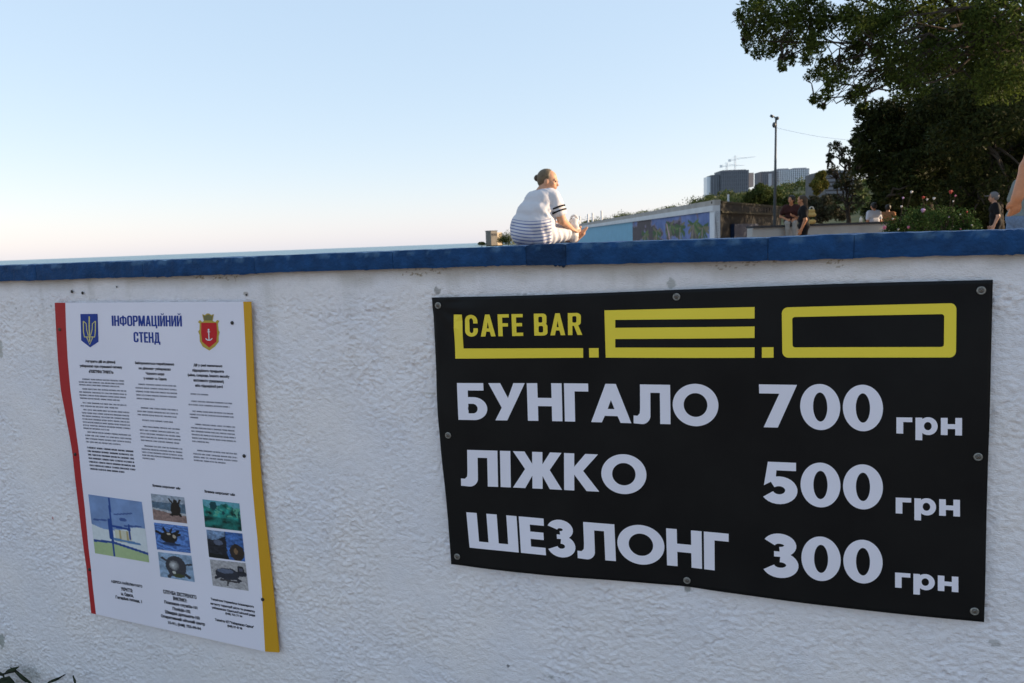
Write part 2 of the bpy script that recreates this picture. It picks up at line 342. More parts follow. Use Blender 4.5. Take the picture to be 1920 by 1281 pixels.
# bold geometric capitals, cap height 1: (width, positive shapes, negative shapes)
def zhe():
    return [(0, 1), (.27, 1), (.45, .67), (.45, 1), (.69, 1), (.69, .67), (.87, 1), (1.14, 1), (.86, .52), (1.15, 0), (.86, 0), (.69, .35), (.69, 0), (.45, 0), (.45, .35), (.28, 0), (-.01, 0), (.28, .52)]
def el():
    hook = [(.16, 1), (.40, 1), (.395, .36)] + ell(.20, .22, .195, .235, 10, 0, -90)[1:] + [(0, .0), (0, .20), (.09, .195), (.145, .26), (.155, .40)]
    return [hook, rect(.16, .79, .86, 1), rect(.62, 0, .86, 1)]
def ze(): return [arc_stroke(.30, .735, .175, .155, 165, -90, .23), arc_stroke(.31, .285, .20, .185, 90, -163, .235), rect(.22, .48, .34, .60)]
GL = {
 'Б': (.66, [rect(0, 0, .24, 1), rect(0, .80, .60, 1), rect(.1, 0, .37, .62), ell(.36, .31, .31, .31)], [rect(.24, .18, .35, .44), ell(.34, .31, .11, .13)]),
 'У': (.82, [[(0, 1), (.27, 1), (.435, .60), (.57, 1), (.83, 1), (.40, 0), (.13, 0), (.285, .34)]], []),
 'Н': (.80, [rect(0, 0, .24, 1), rect(.56, 0, .80, 1), rect(.1, .39, .7, .61)], []),
 'Г': (.56, [rect(0, 0, .24, 1), rect(0, .79, .56, 1)], []),
 'А': (.94, [[(0, 0), (.25, 0), (.32, .17), (.62, .17), (.69, 0), (.94, 0), (.59, 1), (.35, 1)]], [[(.39, .35), (.55, .35), (.47, .58)]]),
 'Л': (.86, el(), []),
 'О': (1.06, [ell(.53, .5, .53, .535, 56)], [ell(.53, .5, .275, .30, 48)]),
 'І': (.24, [rect(0, 0, .24, 1)], []),
 'Ж': (1.14, [zhe()], []),
 'К': (.82, [[(0, 1), (.24, 1), (.24, .64), (.50, 1), (.80, 1), (.45, .54), (.83, 0), (.53, 0), (.24, .43), (.24, 0), (0, 0)]], []),
 'Ш': (1.12, [rect(0, 0, .23, 1), rect(.445, 0, .675, 1), rect(.89, 0, 1.12, 1), rect(0, 0, 1.12, .20)], []),
 'Е': (.57, [rect(0, 0, .24, 1), rect(0, .8, .56, 1), rect(0, .41, .54, .61), rect(0, 0, .57, .20)], []),
 'З': (.62, ze(), []),
 '3': (.70, [arc_stroke(.33, .745, .205, .155, 160, -90, .235), arc_stroke(.34, .285, .235, .185, 90, -160, .24), rect(.22, .475, .36, .60)], []),
 '5': (.70, [rect(.12, .80, .66, 1), [(.12, 1), (.30, 1), (.27, .58), (.05, .43)], arc_stroke(.34, .325, .235, .215, 128, -152, .235)], []),
 '7': (.72, [[(0, 1), (.72, 1), (.33, 0), (.06, 0), (.38, .79), (0, .79)]], []),
 '0': (.76, [ell(.38, .5, .38, .53, 52)], [ell(.38, .5, .135, .335, 44)]),
 'г': (.70, [rect(0, 0, .30, 1), rect(0, .72, .70, 1)], []),
 'р': (.98, [rect(0, -.36, .30, 1), ell(.56, .5, .42, .53, 44)], [ell(.545, .5, .17, .245, 36)]),
 'н': (.94, [rect(0, 0, .30, 1), rect(.64, 0, .94, 1), rect(.1, .36, .8, .64)], []),
 'C': (.46, [arc_stroke(.23, .72, .15, .20, 0, 180, .16, 14), arc_stroke(.23, .28, .15, .20, 180, 360, .16, 14), rect(0, .27, .16, .73), rect(.30, .60, .46, .73), rect(.30, .27, .46, .38)], []),
 'A': (.54, [[(0, 0), (.165, 0), (.205, .22), (.335, .22), (.375, 0), (.54, 0), (.35, 1), (.19, 1)]], [[(.232, .37), (.308, .37), (.27, .66)]]),
 'F': (.40, [rect(0, 0, .16, 1), rect(0, .85, .40, 1), rect(0, .44, .36, .59)], []),
 'E': (.40, [rect(0, 0, .16, 1), rect(0, .85, .40, 1), rect(0, .44, .37, .59), rect(0, 0, .40, .15)], []),
 'B': (.48, [rrect(0, .46, .45, 1, .14), rrect(0, 0, .48, .56, .15), rect(0, 0, .16, 1)], [rrect(.16, .59, .30, .86, .05), rrect(.16, .14, .325, .44, .06)]),
 'R': (.50, [rect(0, 0, .16, 1), rrect(0, .42, .47, 1, .16), [(.20, .48), (.36, .48), (.52, 0), (.345, 0)]], [rrect(.16, .56, .31, .86, .06)]),
}
def breve(x): return [stroke([(x-.10, 1.22), (x-.07, 1.12), (x, 1.09), (x+.07, 1.12), (x+.10, 1.22)], .07)]
I_ = [rect(0, 0, .15, 1), rect(.29, 0, .44, 1), [(.10, 0), (.15, 0), (.34, .9), (.34, 1), (.29, 1), (.10, .12)]]
GC = {'І': (.16, [rect(0, 0, .16, 1)], []), 'Н': (.44, [rect(0, 0, .15, 1), rect(.29, 0, .44, 1), rect(.1, .42, .34, .57)], []), 'Ф': (.60, [rrect(0, .14, .60, .88, .17), rect(.225, 0, .375, 1)], [rrect(.14, .27, .235, .75, .05), rrect(.365, .27, .46, .75, .05)]),
      'О': (.45, [rrect(0, 0, .45, 1, .19)], [rrect(.15, .14, .30, .86, .07)]), 'Р': (.43, [rect(0, 0, .15, 1), rrect(0, .40, .43, 1, .17)], [rrect(.15, .54, .28, .86, .05)]), 'М': (.58, [rect(0, 0, .14, 1), rect(.44, 0, .58, 1), [(.0, 1), (.18, 1), (.29, .42), (.40, 1), (.58, 1), (.58, .85), (.35, .0), (.23, .0), (0, .85)]], []),
      'А': (.46, [[(0, 0), (.15, 0), (.18, .2), (.28, .2), (.31, 0), (.46, 0), (.32, 1), (.14, 1)]], [[(.20, .34), (.26, .34), (.23, .7)]]), 'Ц': (.50, [rect(0, 0, .15, 1), rect(.29, 0, .44, 1), rect(0, 0, .50, .14), rect(.37, -.2, .50, .1)], []),
      'Й': (.44, I_+breve(.22), []), 'И': (.44, I_, []), 'С': (.43, [rrect(0, 0, .43, 1, .18)], [rrect(.15, .14, .28, .86, .06), rect(.2, .38, .5, .62)]), 'Т': (.40, [rect(.125, 0, .275, 1), rect(0, .86, .40, 1)], []), 'Е': (.36, [rect(0, 0, .15, 1), rect(0, .86, .36, 1), rect(0, .43, .34, .57), rect(0, 0, .36, .14)], []),
      'Д': (.54, [[(.04, 0), (.50, 0), (.45, .0), (.45, 1), (.12, 1), (.10, .4)], rect(0, -.16, .13, .14), rect(.41, -.16, .54, .14), rect(0, 0, .54, .14)], [[(.20, .14), (.30, .14), (.30, .86), (.24, .86), (.235, .4)]])}
def layout(txt, gap=.055, space=.30, D=None):
    x = 0; out = []
    for c in txt:
        if c == ' ': x += space; continue
        wd, p, n = (D or GL)[c]; v, f = poly_tris(p, n); v = v.copy(); v[:, 0] += x; out.append((c, v, f)); x += wd+gap
    wt = x-gap
    for c, v, f in out: v[:, 0] /= wt
    return out
def quad_px(q, v):
    """bilinear place in a photo quad TL TR BR BL (u right, v up)"""
    q = np.array(q, float); u = v[:, :1]; w_ = v[:, 1:2]
    return (q[3]*(1-u)+q[2]*u)*(1-w_) + (q[0]*(1-u)+q[1]*u)*w_
def wave_banner(s, z):
    r = .0035*np.sin(s*5.1+z*2.2+.6) + .0025*np.sin(s*11-z*7) + .0014*np.sin(z*17+s*4) + .0009*np.sin(s*31+z*12)*np.clip(1.2-z, 0, 1)
    s0, z0 = wall_sz(821, 573); dx = s-s0; dz = z0-z                                 # creases fanning out of the top left eyelet
    rr = np.hypot(dx, dz)+1e-6; th = np.arctan2(dz, dx); r = r + .0022*np.sin(th*9+.5)*np.exp(-((rr-.08)/.06)**2)
    for px, py, a in ((1268, 557, 1), (841, 816, 1), (1834, 857, .6), (1287, 1092, 1.4), (857, 1044, .8), (1827, 1146, .8), (1840, 545, .8)):
        s1, z1 = wall_sz(px, py); r = r - a*.003*np.exp(-((s-s1)**2+(z-z1)**2)/.05**2)
    return r
DB = .016
def lay(name, px, faces, m, parent, d, wave=None, cut=.02):
    """flat print: photo-measured outline put onto the sheet, cut fine enough to follow its waves"""
    px = np.asarray(px, float); sz = np.array([wall_sz(a, b, d) for a, b in px])
    bm = bmesh.new(); vs = [bm.verts.new((a, b, 0)) for a, b in sz]
    for f in faces:
        try: bm.faces.new([vs[i] for i in f])
        except ValueError: pass
    if cut:
        for k, ax_ in ((0, (1, 0, 0)), (1, (0, 1, 0))):
            lo, hi = sz[:, k].min(), sz[:, k].max()
            for c in np.arange(math.ceil(lo/cut)*cut, hi, cut):
                bmesh.ops.bisect_plane(bm, geom=bm.verts[:]+bm.edges[:]+bm.faces[:], plane_co=(c if k == 0 else 0, c if k == 1 else 0, 0), plane_no=ax_, dist=1e-6)
    bm.verts.index_update()
    A = np.array([v.co[:] for v in bm.verts]); Fc = [[v.index for v in f.verts] for f in bm.faces]; bm.free()
    dd = np.full(len(A), d) + (wave(A[:, 0], A[:, 1]) if wave else 0)
    o = mesh_obj(name, arr_wall(A[:, 0], A[:, 1], dd), Fc, m, parent)
    return o

# ------------------------------------------------------------------ the black price banner
m_vin = mat('black_vinyl', (.0035, .0035, .0045), .5, .2, .3, 7, .15, 900, bdist=.0004, col2=(.0075, .0075, .008))
m_prw = mat('white_print', (.84, .81, .90), .55, .25)
m_pry = mat('yellow_print', (.90, .70, .06), .55, .25)
BQ = [(808, 558), (1862, 525), (1845, 1165), (845, 1058)]
ban = thing('price_banner', 'black vinyl cafe price banner with white and yellow lettering screwed to the white wall', 'banner', wall_p(.45, .75, .01))
bq = np.array([wall_sz(*p, DB) for p in BQ]); nu, nv = 150, 90
uu, vv = np.meshgrid(np.linspace(0, 1, nu), np.linspace(0, 1, nv)); uu, vv = uu.ravel()[:, None], vv.ravel()[:, None]
sz = (bq[0]*(1-uu)+bq[1]*uu)*(1-vv) + (bq[3]*(1-uu)+bq[2]*uu)*vv
u1, v1 = uu[:, 0], vv[:, 0]
sz[:, 1] += .004*np.sin(u1*math.pi*2)*(vv[:, 0]-.5)*1.2 - .003*np.sin(u1*9)*(v1**4); sz[:, 0] += .003*np.sin(v1*8+1)*(1-u1)**6
dd = DB + wave_banner(sz[:, 0], sz[:, 1]); I = np.arange(nu*nv).reshape(nv, nu)
fr = np.stack([I[:-1, :-1], I[1:, :-1], I[1:, 1:], I[:-1, 1:]], -1).reshape(-1, 4)
V = np.concatenate([arr_wall(sz[:, 0], sz[:, 1], dd), arr_wall(sz[:, 0], sz[:, 1], dd-.0012)])
bd = np.concatenate([I[0, :], I[1:, -1], I[-1, -2::-1], I[-2:0:-1, 0]]); n0 = nu*nv
rim = [[bd[i], bd[i]+n0, bd[(i+1) % len(bd)]+n0, bd[(i+1) % len(bd)]][::-1] for i in range(len(bd))]
mesh_obj('vinyl_sheet', V, fr.tolist()+[[a+n0 for a in f[::-1]] for f in fr.tolist()]+rim, m_vin, ban, True)
PD = DB+.0013
ROWS = [('БУНГАЛО', [(857.5, 718), (1347, 722.5), (1347, 798), (861, 786.5)], m_prw, .055), ('ЛІЖКО', [(864, 842.5), (1212, 856), (1212, 926), (865, 910.5)], m_prw, .06), ('ШЕЗЛОНГ', [(874.5, 960.5), (1366, 1002), (1366, 1074), (881, 1026.5)], m_prw, .05),
        ('700', [(1423, 720.5), (1655, 724), (1655, 806), (1426, 801.5)], m_prw, .05), ('500', [(1428, 866), (1655, 873.5), (1655, 953), (1427, 943)], m_prw, .05), ('300', [(1430, 999), (1654.5, 1015.5), (1654.5, 1093), (1430, 1080)], m_prw, .05),
        ('грн', [(1680, 781.5), (1803, 783), (1803, 816), (1680, 811.5)], m_prw, .14), ('грн', [(1679, 932), (1800, 937.5), (1800, 969), (1679, 961.5)], m_prw, .14), ('грн', [(1678, 1072.5), (1796.5, 1081), (1796.5, 1110), (1678, 1101)], m_prw, .14),
        ('CAFE BAR', [(871, 590.5), (1090, 587), (1090, 628.5), (873, 631.5)], m_pry, .10)]
for txt, qd, m_, gp in ROWS:
    for c, v, f in layout(txt, gp): lay('printed_letter', quad_px(qd, v), f, m_, ban, PD, wave_banner)
def print_px(name, pos, neg, m, parent, d, wave=None, cut=.02):
    v, f = poly_tris(pos, neg); return lay(name, v, f, m, parent, d, wave, cut)
print_px('printed_letter', [[(850.5, 590), (866, 590), (869.5, 653.5), (1092.4, 653.5), (1092.4, 671.5), (854, 672.5)]], [], m_pry, ban, PD, wave_banner)
print_px('printed_dot', [[(1103.5, 653.5), (1121.5, 653.3), (1121.8, 671), (1103.8, 671.2)]], [], m_pry, ban, PD, wave_banner)
print_px('printed_letter', [[(1132.6, 582.5), (1414.9, 575.5), (1414.9, 597), (1153, 600.3), (1153, 615.2), (1414.9, 612), (1414.9, 633.4), (1153, 636.3), (1153, 652.3), (1414.9, 651), (1414.9, 670.5), (1135, 671.3)]], [], m_pry, ban, PD, wave_banner)
print_px('printed_dot', [[(1428.6, 651), (1450.4, 650.8), (1450.4, 670.4), (1428.6, 670.5)]], [], m_pry, ban, PD, wave_banner)
oo = np.array(rrect(0, 0, 1, 1, .1)); ou = [((.06 if 0 else 0), 0)]
def rq(q, rx, ry):
    pts = []
    for cx, cy, a in ((1-rx, 1-ry, 0), (rx, 1-ry, 90), (rx, ry, 180), (1-rx, ry, 270)): pts += ell(cx, cy, rx, ry, 7, a, a+90)
    return quad_px(q, np.array(pts)).tolist()
print_px('printed_letter', [rq([(1465.8, 576.5), (1793.5, 568.5), (1792, 670), (1467, 670.6)], .035, .12)], [rq([(1485.4, 594.5), (1770.5, 589), (1769.5, 650.5), (1486, 651.4)], .02, .08)], m_pry, ban, PD, wave_banner)
m_hole = mat('rust_brown', (.13, .09, .06), .7, .3, .4, 300)
for px, py in ((821, 573), (1268, 557), (1840, 545), (841, 816), (1834, 857), (857, 1044), (1287, 1092), (1827, 1146)):
    s0, z0 = wall_sz(px, py, PD); d0 = DB + float(wave_banner(np.array([s0]), np.array([z0]))[0]); c = wall_p(s0, z0, d0+.0012)
    g = MB().ring(c, N, .0072, .0022).build('eyelet', m_zinc, ban, True)
    mb = MB().disc(c, N, .0055, .0035, 12, .5); tilt = RNG.uniform(0, 3)
    a_ = T*math.cos(tilt)+np.array([0, 0, 1])*math.sin(tilt); b2 = np.cross(a_, N)
    mb.build('screw_head', mat('dull_screw', (.20, .19, .18), .5, .4, .4, 250, metal=.5), g, True)
    MB().box(c+N*.0035, (.0085, .0014, .0006), [a_, b2, N]).box(c+N*.00352, (.0014, .0085, .0006), [a_, b2, N]).build('cross_slot', m_hole, g)

# ------------------------------------------------------------------ the information board
BD = .014
m_bw = mat('white_laminate', (.86, .83, .93), .5, .3, .05, 3); m_br = mat('red_print', (.42, .018, .022), .5, .3); m_by = mat('yellow_edge_print', (.66, .34, .015), .5, .3)
m_blue = mat('blue_print', (.012, .045, .28), .5, .25); m_ink = mat('black_ink', (.018, .018, .026), .55, .2); m_grey = mat('small_print_ink', (.20, .20, .24), .6, .2)
m_gold = mat('gold_print', (.50, .36, .06), .5, .3); m_tri = mat('trident_yellow', (.62, .55, .20), .5, .3); m_olive = mat('crown_olive', (.19, .17, .07), .5, .3); m_red2 = mat('shield_red', (.56, .012, .02), .5, .3); m_wp = mat('white_ink', (.75, .78, .82), .5, .3)
board = thing('information_board', 'white information board with red and yellow side stripes and printed notices on the wall', 'board', wall_p(-1.25, .9, .01))
def ip(tab, y): t = np.array(tab, float); return np.interp(y, t[:, 0], t[:, 1])
EL = [(568, 102.5), (617, 105), (674, 108.5), (732, 114), (790, 125), (819, 130.5), (848, 135.4), (900, 141), (966, 149), (1027, 156.5), (1065, 162), (1100, 165.5), (1150, 171)]
RL = [(568, 122.4), (617, 124), (674, 127), (732, 132), (790, 140), (819, 144), (848, 148), (900, 153), (952, 159), (1027, 166), (1065, 170.5), (1100, 174), (1152, 180)]
YL = [(566, 456), (645, 460), (732, 463.5), (819, 467.5), (900, 472), (966, 478), (1010, 482.5), (1111, 491), (1222, 497)]
YR = [(566, 470), (645, 473), (732, 477), (819, 482.5), (900, 489.5), (966, 496), (1082, 509.5), (1223.6, 523)]
def bcurve(tab, frac):
    t0, t1 = tab[0][0], tab[-1][0]; y = t0+(t1-t0)*frac; return np.stack([ip(tab, y), y], 1)
vv = np.linspace(0, 1, 60)
def strip(name, A, B, nu, m):
    pa, pb = bcurve(A, vv), bcurve(B, vv); u = np.linspace(0, 1, nu)
    P = (pa[:, None]*(1-u)[None, :, None] + pb[:, None]*u[None, :, None]).reshape(-1, 2)
    sz = np.array([wall_sz(a, b, BD) for a, b in P]); I = np.arange(len(P)).reshape(60, nu)
    fr = np.stack([I[:-1, :-1], I[1:, :-1], I[1:, 1:], I[:-1, 1:]], -1).reshape(-1, 4).tolist(); n0 = len(P)
    V = np.concatenate([arr_wall(sz[:, 0], sz[:, 1], np.full(n0, BD)), arr_wall(sz[:, 0], sz[:, 1], np.full(n0, BD-.004))])
    bd = np.concatenate([I[0, :], I[1:, -1], I[-1, -2::-1], I[-2:0:-1, 0]])
    rim = [[bd[i], bd[i]+n0, bd[(i+1) % len(bd)]+n0, bd[(i+1) % len(bd)]][::-1] for i in range(len(bd))]
    return mesh_obj(name, V, fr+rim, m, board)
strip('red_stripe', EL, RL, 3, m_br); strip('white_panel', RL, YL, 12, m_bw); strip('yellow_stripe', YL, YR, 3, m_by)
P5 = lambda x, y: (80+x/3.463, 530+y/3.463)
P6 = lambda x, y: (80+x/3.463, 880+y/3.463)
slope = lambda y: .205*(y-567)/620
def tquad(x0, x1, yt, yb):                    # photo quad of a text line: left x, right x, top and bottom row at its left end
    s = slope((yt+yb)/2); h = yb-yt; ln = .115
    return [(x0, yt), (x1, yt+s*(x1-x0)), (x1+ln*h, yb+s*(x1-x0)), (x0+ln*h, yb)]
def text_shape(txt, bold=.0):
    cu = bpy.data.curves.new('t', 'FONT'); cu.body = txt; cu.resolution_u = 2; cu.offset = bold; cu.fill_mode = 'FRONT'
    ob = bpy.data.objects.new('t', cu); COL.objects.link(ob)
    me = bpy.data.meshes.new_from_object(ob.evaluated_get(bpy.context.evaluated_depsgraph_get()))
    v = np.array([p.co[:2] for p in me.vertices]); f = [list(p.vertices) for p in me.polygons]
    bpy.data.objects.remove(ob); bpy.data.curves.remove(cu); bpy.data.meshes.remove(me)
    v = (v-v.min(0))/(v.max(0)-v.min(0)); return v, f
def text(txt, q, m, name='printed_line', bold=.02, cut=None):
    v, f = text_shape(txt, bold); return lay(name, quad_px(q, v), f, m, board, BD+.0006, None, cut)
for txt, qd in (('ІНФОРМАЦІЙНИЙ', [(209, 592), (340.5, 592), (341.2, 612.3), (209.8, 611.3)]), ('СТЕНД', [(250, 622.5), (299.5, 623.5), (300.6, 643.5), (250.8, 641.8)])):
    for c, v, f in layout(txt, .05, D=GC): lay('printed_letter', quad_px(qd, v), f, m_blue, board, BD+.0006, None, None)
def L5(txt, x0, x1, yt, yb, m=m_ink, bold=.05): text(txt, tquad(*P5(x0, yt)[:1], P5(x1, yt)[0], P5(0, yt)[1], P5(0, yb)[1]), m, bold=bold)
def L6(txt, x0, x1, yt, yb, m=m_ink, bold=.05): text(txt, tquad(P6(x0, 0)[0], P6(x1, 0)[0], P6(0, yt)[1], P6(0, yb)[1]), m, bold=bold)
for a in (('Алгоритм дій на ділянці', 275, 470, 500, 522), ('узбережжя при отриманні сигналу', 238, 515, 530, 552), ('«ПОВІТРЯНА ТРИВОГА»', 297, 458, 565, 586),
          ('Забороняється перебування', 597, 852, 512, 534), ('на ділянках узбережжя', 622, 830, 546, 568), ('Чорного моря', 668, 788, 580, 602), ('у межах м. Одеса', 653, 803, 611, 633),
          ('Дії у разі виявлення', 978, 1165, 526, 547), ('підозрілого предмета', 970, 1175, 559, 582), ('(міни, снаряда, іншого засобу', 940, 1212, 589, 612), ('вогневого ураження)', 978, 1175, 624, 648), ('або підозрілої речі', 988, 1168, 658, 681)): L5(*a)
for a in (('Зразки морських мін', 710, 892, 95, 116), ('Зразки морських мін', 1048, 1247, 133, 155),
          ('АДРЕСА НАЙБЛИЖЧОГО', 442, 645, 713, 738), ('УКРИТТЯ:', 507, 583, 764, 788), ('м. Одеса,', 507, 588, 795, 822), ('Гагаріна площа, 1', 472, 643, 818, 844),
          ('СЛУЖБА ЕКСТРЕНОГО', 780, 997, 780, 806), ('ВИКЛИКУ:', 845, 935, 825, 850), ('Пожежна служба-101', 788, 1003, 850, 876), ('Поліція-102', 842, 958, 892, 918), ('Швидка допомога-103', 793, 1018, 913, 939), ('Оперативний міський центр', 766, 1053, 940, 966), ('15-91; (048) 755-99-94', 813, 1027, 985, 1010),
          ('Телефони Управління інженерного', 1090, 1370, 833, 853), ('захисту території міста та розвитку', 1088, 1378, 862, 882), ('узбережжя Одеської міської ради', 1096, 1378, 888, 908), ('(048) 722 77 34', 1185, 1295, 928, 946), ('Телефон КП "Узбережжя Одеси"', 1117, 1370, 966, 988), ('(048) 37 47 98', 1198, 1295, 1008, 1028)): L6(*a)
# columns of small print: words of tiny upright strokes, too small to read
def small_print(lines, m, name, hgt=2.7, wt=.17, seed=1):
    r = np.random.default_rng(seed); vs = []; fs = []
    for (x0, x1, y) in lines:
        s = slope(y); x = x0
        while x < x1-2:
            nl = int(r.integers(4, 13))
            for k in range(nl):
                lw = hgt*r.uniform(.42, .6)
                if x+lw > x1: break
                kind = r.integers(0, 4); b = []
                if kind < 3: b += [(0, 0, wt, 1), (lw/hgt*.8-wt, 0, lw/hgt*.8, 1)]
                if kind == 0: b += [(wt, .42, lw/hgt*.8-wt, .62)]
                if kind == 1: b += [(wt, .80, lw/hgt*.8-wt, 1)]
                if kind == 2: b += [(wt, 0, lw/hgt*.8-wt, .2)]
                if kind == 3: b += [(0, 0, wt, 1), (wt, .8, lw/hgt*.7, 1), (wt, 0, lw/hgt*.7, .2)]
                for a0, b0, a1, b1 in b:
                    n0 = len(vs)
                    for a, c in ((a0, b0), (a1, b0), (a1, b1), (a0, b1)):
                        xx = x+a*hgt; vs.append((xx+.115*(1-c)*hgt, y+s*(xx-x0)+(1-c)*hgt))
                    fs.append([n0, n0+1, n0+2, n0+3])
                x += lw
            x += hgt*.42
    return lay(name, vs, fs, m, board, BD+.0006, None, None)
def para(x0, x1, y0, n, dy, ind=0, last=.6, dr=.10):
    out = []
    for i in range(n):
        a = P5(x0+dr*i*dy, y0+i*dy); b = P5(x1+dr*i*dy, 0)[0]
        if i == n-1: b = a[0]+(b-a[0])*last
        out.append((a[0]+(ind/3.463 if i == 0 else 0), b, a[1]))
    return out
small_print(para(232, 530, 622, 3, 18, 25, .9)+para(235, 543, 685, 4, 20, 22, .85)+para(243, 550, 775, 2, 20, 15, .8)+para(252, 562, 820, 7, 20, 12, .55)+para(274, 575, 965, 4, 21, 16, .75), m_grey, 'small_print', seed=3)
small_print(para(288, 590, 1065, 7, 23, 0, .75, .14), mat('bold_small_ink', (.07, .07, .09), .6, .2), 'small_print', hgt=3.1, wt=.22, seed=4)
small_print(para(600, 868, 655, 5, 23, 20, .45)+para(612, 880, 808, 3, 22, 25, .95)+para(645, 850, 888, 1, 20, 0, 1)+para(628, 893, 930, 5, 22, 22, .95)+para(640, 908, 1055, 5, 20, 20, .3), m_grey, 'small_print', seed=5)
small_print(para(960, 1075, 718, 1, 20, 0, 1)+para(945, 1230, 765, 2, 22, 20, .95)+para(952, 1240, 830, 3, 20, 20, .2)+para(960, 1250, 915, 6, 22, 28, .4)+para(975, 1265, 1085, 4, 21, 28, .75), m_grey, 'small_print', seed=6)
# coats of arms
D1, D2, D3 = BD+.0006, BD+.0010, BD+.0014
em = print_px('state_emblem', [[(150.7, 589), (183, 588.6), (184.6, 641), (169, 651.5), (152.2, 638.5)]], [], m_blue, board, D1, None, None)
def tri(pts): return [(150+a*.345, 588.5+b*.62) for a, b in pts]
print_px('trident', [stroke(tri([(50, 8), (50, 40), (53, 84)]), 2.4), stroke(tri([(18, 22), (19, 55), (24, 70), (52, 70), (80, 70), (83, 55), (84, 22)]), 2.0), stroke(tri([(18, 22), (34, 30), (36, 48), (45, 66)]), 1.6),
                     stroke(tri([(84, 22), (67, 30), (66, 48), (57, 66)]), 1.6), stroke(tri([(36, 70), (53, 93), (70, 70)]), 2.0)], [], m_tri, em, D2, None, None)
em = print_px('city_emblem', [[(379, 589), (384, 591), (388, 588), (392, 588), (396, 591), (401, 589), (398.5, 602), (404, 604), (407, 600), (411, 602), (408.5, 607), (410, 620), (412, 623), (410, 630), (410, 641), (403, 650), (392.5, 657.5), (380, 650), (374.5, 640), (374, 628), (371.5, 622), (374, 618), (374.3, 607), (371, 604), (375, 600), (379, 604), (382, 602)]], [], m_gold, board, D1, None, None)
print_px('red_shield', [[(377.3, 605.5), (405.8, 605.5), (407, 625), (405.5, 641), (392.3, 652), (379, 641), (377, 625)]], [], m_red2, em, D2, None, None)
print_px('crown', [[(380.5, 590.5), (384.5, 593), (388.5, 590), (391.8, 590), (395.8, 593), (399.3, 590.5), (397, 601), (383.3, 601)]], [], m_olive, em, D2, None, None)
print_px('anchor', [stroke([(391.2, 620), (391.9, 638)], 1.9), arc_stroke(391.7, 633, 6.2, 5.2, 15, 165, 1.7), stroke([(388.5, 622.5), (394, 622.3)], 1.2), ell(391, 618.5, 1.8, 1.8, 12)], [], m_wp, em, D3, None, None)
# printed photographs: colour grids
m_pic = mat('photo_print', (.5, .5, .5), .4, .3, attr=True)
def picture(q6, paint, nu=72, nv=54, seed=0):
    q = [P6(*p) for p in q6]; u, v = np.meshgrid(np.linspace(0, 1, nu), np.linspace(0, 1, nv)); u, v = u.ravel(), v.ravel()
    P = quad_px(q, np.stack([u, 1-v], 1)); sz = np.array([wall_sz(a, b, BD+.0006) for a, b in P])
    I = np.arange(nu*nv).reshape(nv, nu); fr = np.stack([I[:-1, :-1], I[1:, :-1], I[1:, 1:], I[:-1, 1:]], -1).reshape(-1, 4)
    wp_ = 0 if paint is pm else 1; c = paint(u+wp_*.012*fbm2(u*16, v*16, 2, 51), v+wp_*.014*fbm2(u*14+5, v*14, 2, 52)); c = np.clip(c*(1+(.04+.12*wp_)*fbm2(u*26, v*22, 3, 53+nu))[:, None]*(1.08-.16*np.abs(u-.45))[:, None], 0, 1)
    return mesh_obj('printed_photo', arr_wall(sz[:, 0], sz[:, 1], np.full(len(P), BD+.0006)), fr, m_pic, board, cols=c)
def fill(c, mask, col): c[mask] = col; return c
def nz_(u, v, f, s): return fbm2(u*f, v*f, 3, s)
def seg(u, v, a, b, wd):
    a, b = np.array(a), np.array(b); d = b-a; t = np.clip(((u-a[0])*d[0]+(v-a[1])*d[1])/(d@d), 0, 1); return np.hypot(u-a[0]-t*d[0], v-a[1]-t*d[1]) < wd
E2 = lambda u, v, cx, cy, rx, ry: ((u-cx)/rx)**2+((v-cy)/ry)**2 < 1
def pm(u, v):
    c = np.tile([.19, .29, .52], (len(u), 1)); c *= (1+.12*nz_(u, v, 5, 1))[:, None]
    fill(c, v > .50+.0*u+.06*np.sin(u*5), (.66, .70, .72)); fill(c, v > .76+.12*np.clip(u-.3, 0, 1), (.40, .50, .26))
    fill(c, E2(u, v, .60, .35, .07, .03) | seg(u, v, (.45, .28), (.78, .22), .012) | seg(u, v, (.05, .42), (.28, .40), .015) | seg(u, v, (.62, .45), (.92, .42), .015), (.05, .10, .28))
    fill(c, (u > .42) & (u < .72) & (v > .53) & (v < .74), (.60, .58, .46)); fill(c, (u > .50) & (u < .53) & (v > .53) & (v < .74) | (u > .64) & (u < .67) & (v > .53) & (v < .74), (.42, .33, .16))
    for a, b, wd in (((.38, .02), (.36, .99), .018), ((.36, .48), (.71, .50), .02), ((.02, .78), (.36, .76), .02), ((.36, .76), (1, .86), .02), ((.70, .42), (.70, .66), .015), ((.35, .4), (.35, .68), .04)): fill(c, seg(u, v, a, b, wd), (.015, .06, .26))
    fill(c, seg(u, v, (.40, .70), (.86, .72), .02), (.10, .22, .42)); return c
def mine(c, u, v, cx, cy, rx, ry, col, horns):
    fill(c, E2(u, v, cx, cy, rx, ry), col)
    for a, l_, wd in horns:
        a = math.radians(a); fill(c, seg(u, v, (cx+rx*.8*math.cos(a), cy-ry*.8*math.sin(a)), (cx+(rx+l_)*math.cos(a), cy-(ry+l_)*math.sin(a)), wd), col)
    return c
def p1(u, v):
    c = np.tile([.33, .37, .44], (len(u), 1)); fill(c, v > .28, (.10, .16, .23)); fill(c, v > .52+.12*u, (.42, .43, .46)); fill(c, v > .60+.14*u, (.26, .17, .15)); c *= (1+.25*nz_(u, v, 14, 3))[:, None]
    return mine(c, u, v, .70, .50, .16, .26, (.018, .014, .012), [(60, .16, .03), (120, .18, .03), (90, .05, .06), (230, .05, .05), (310, .05, .05)])
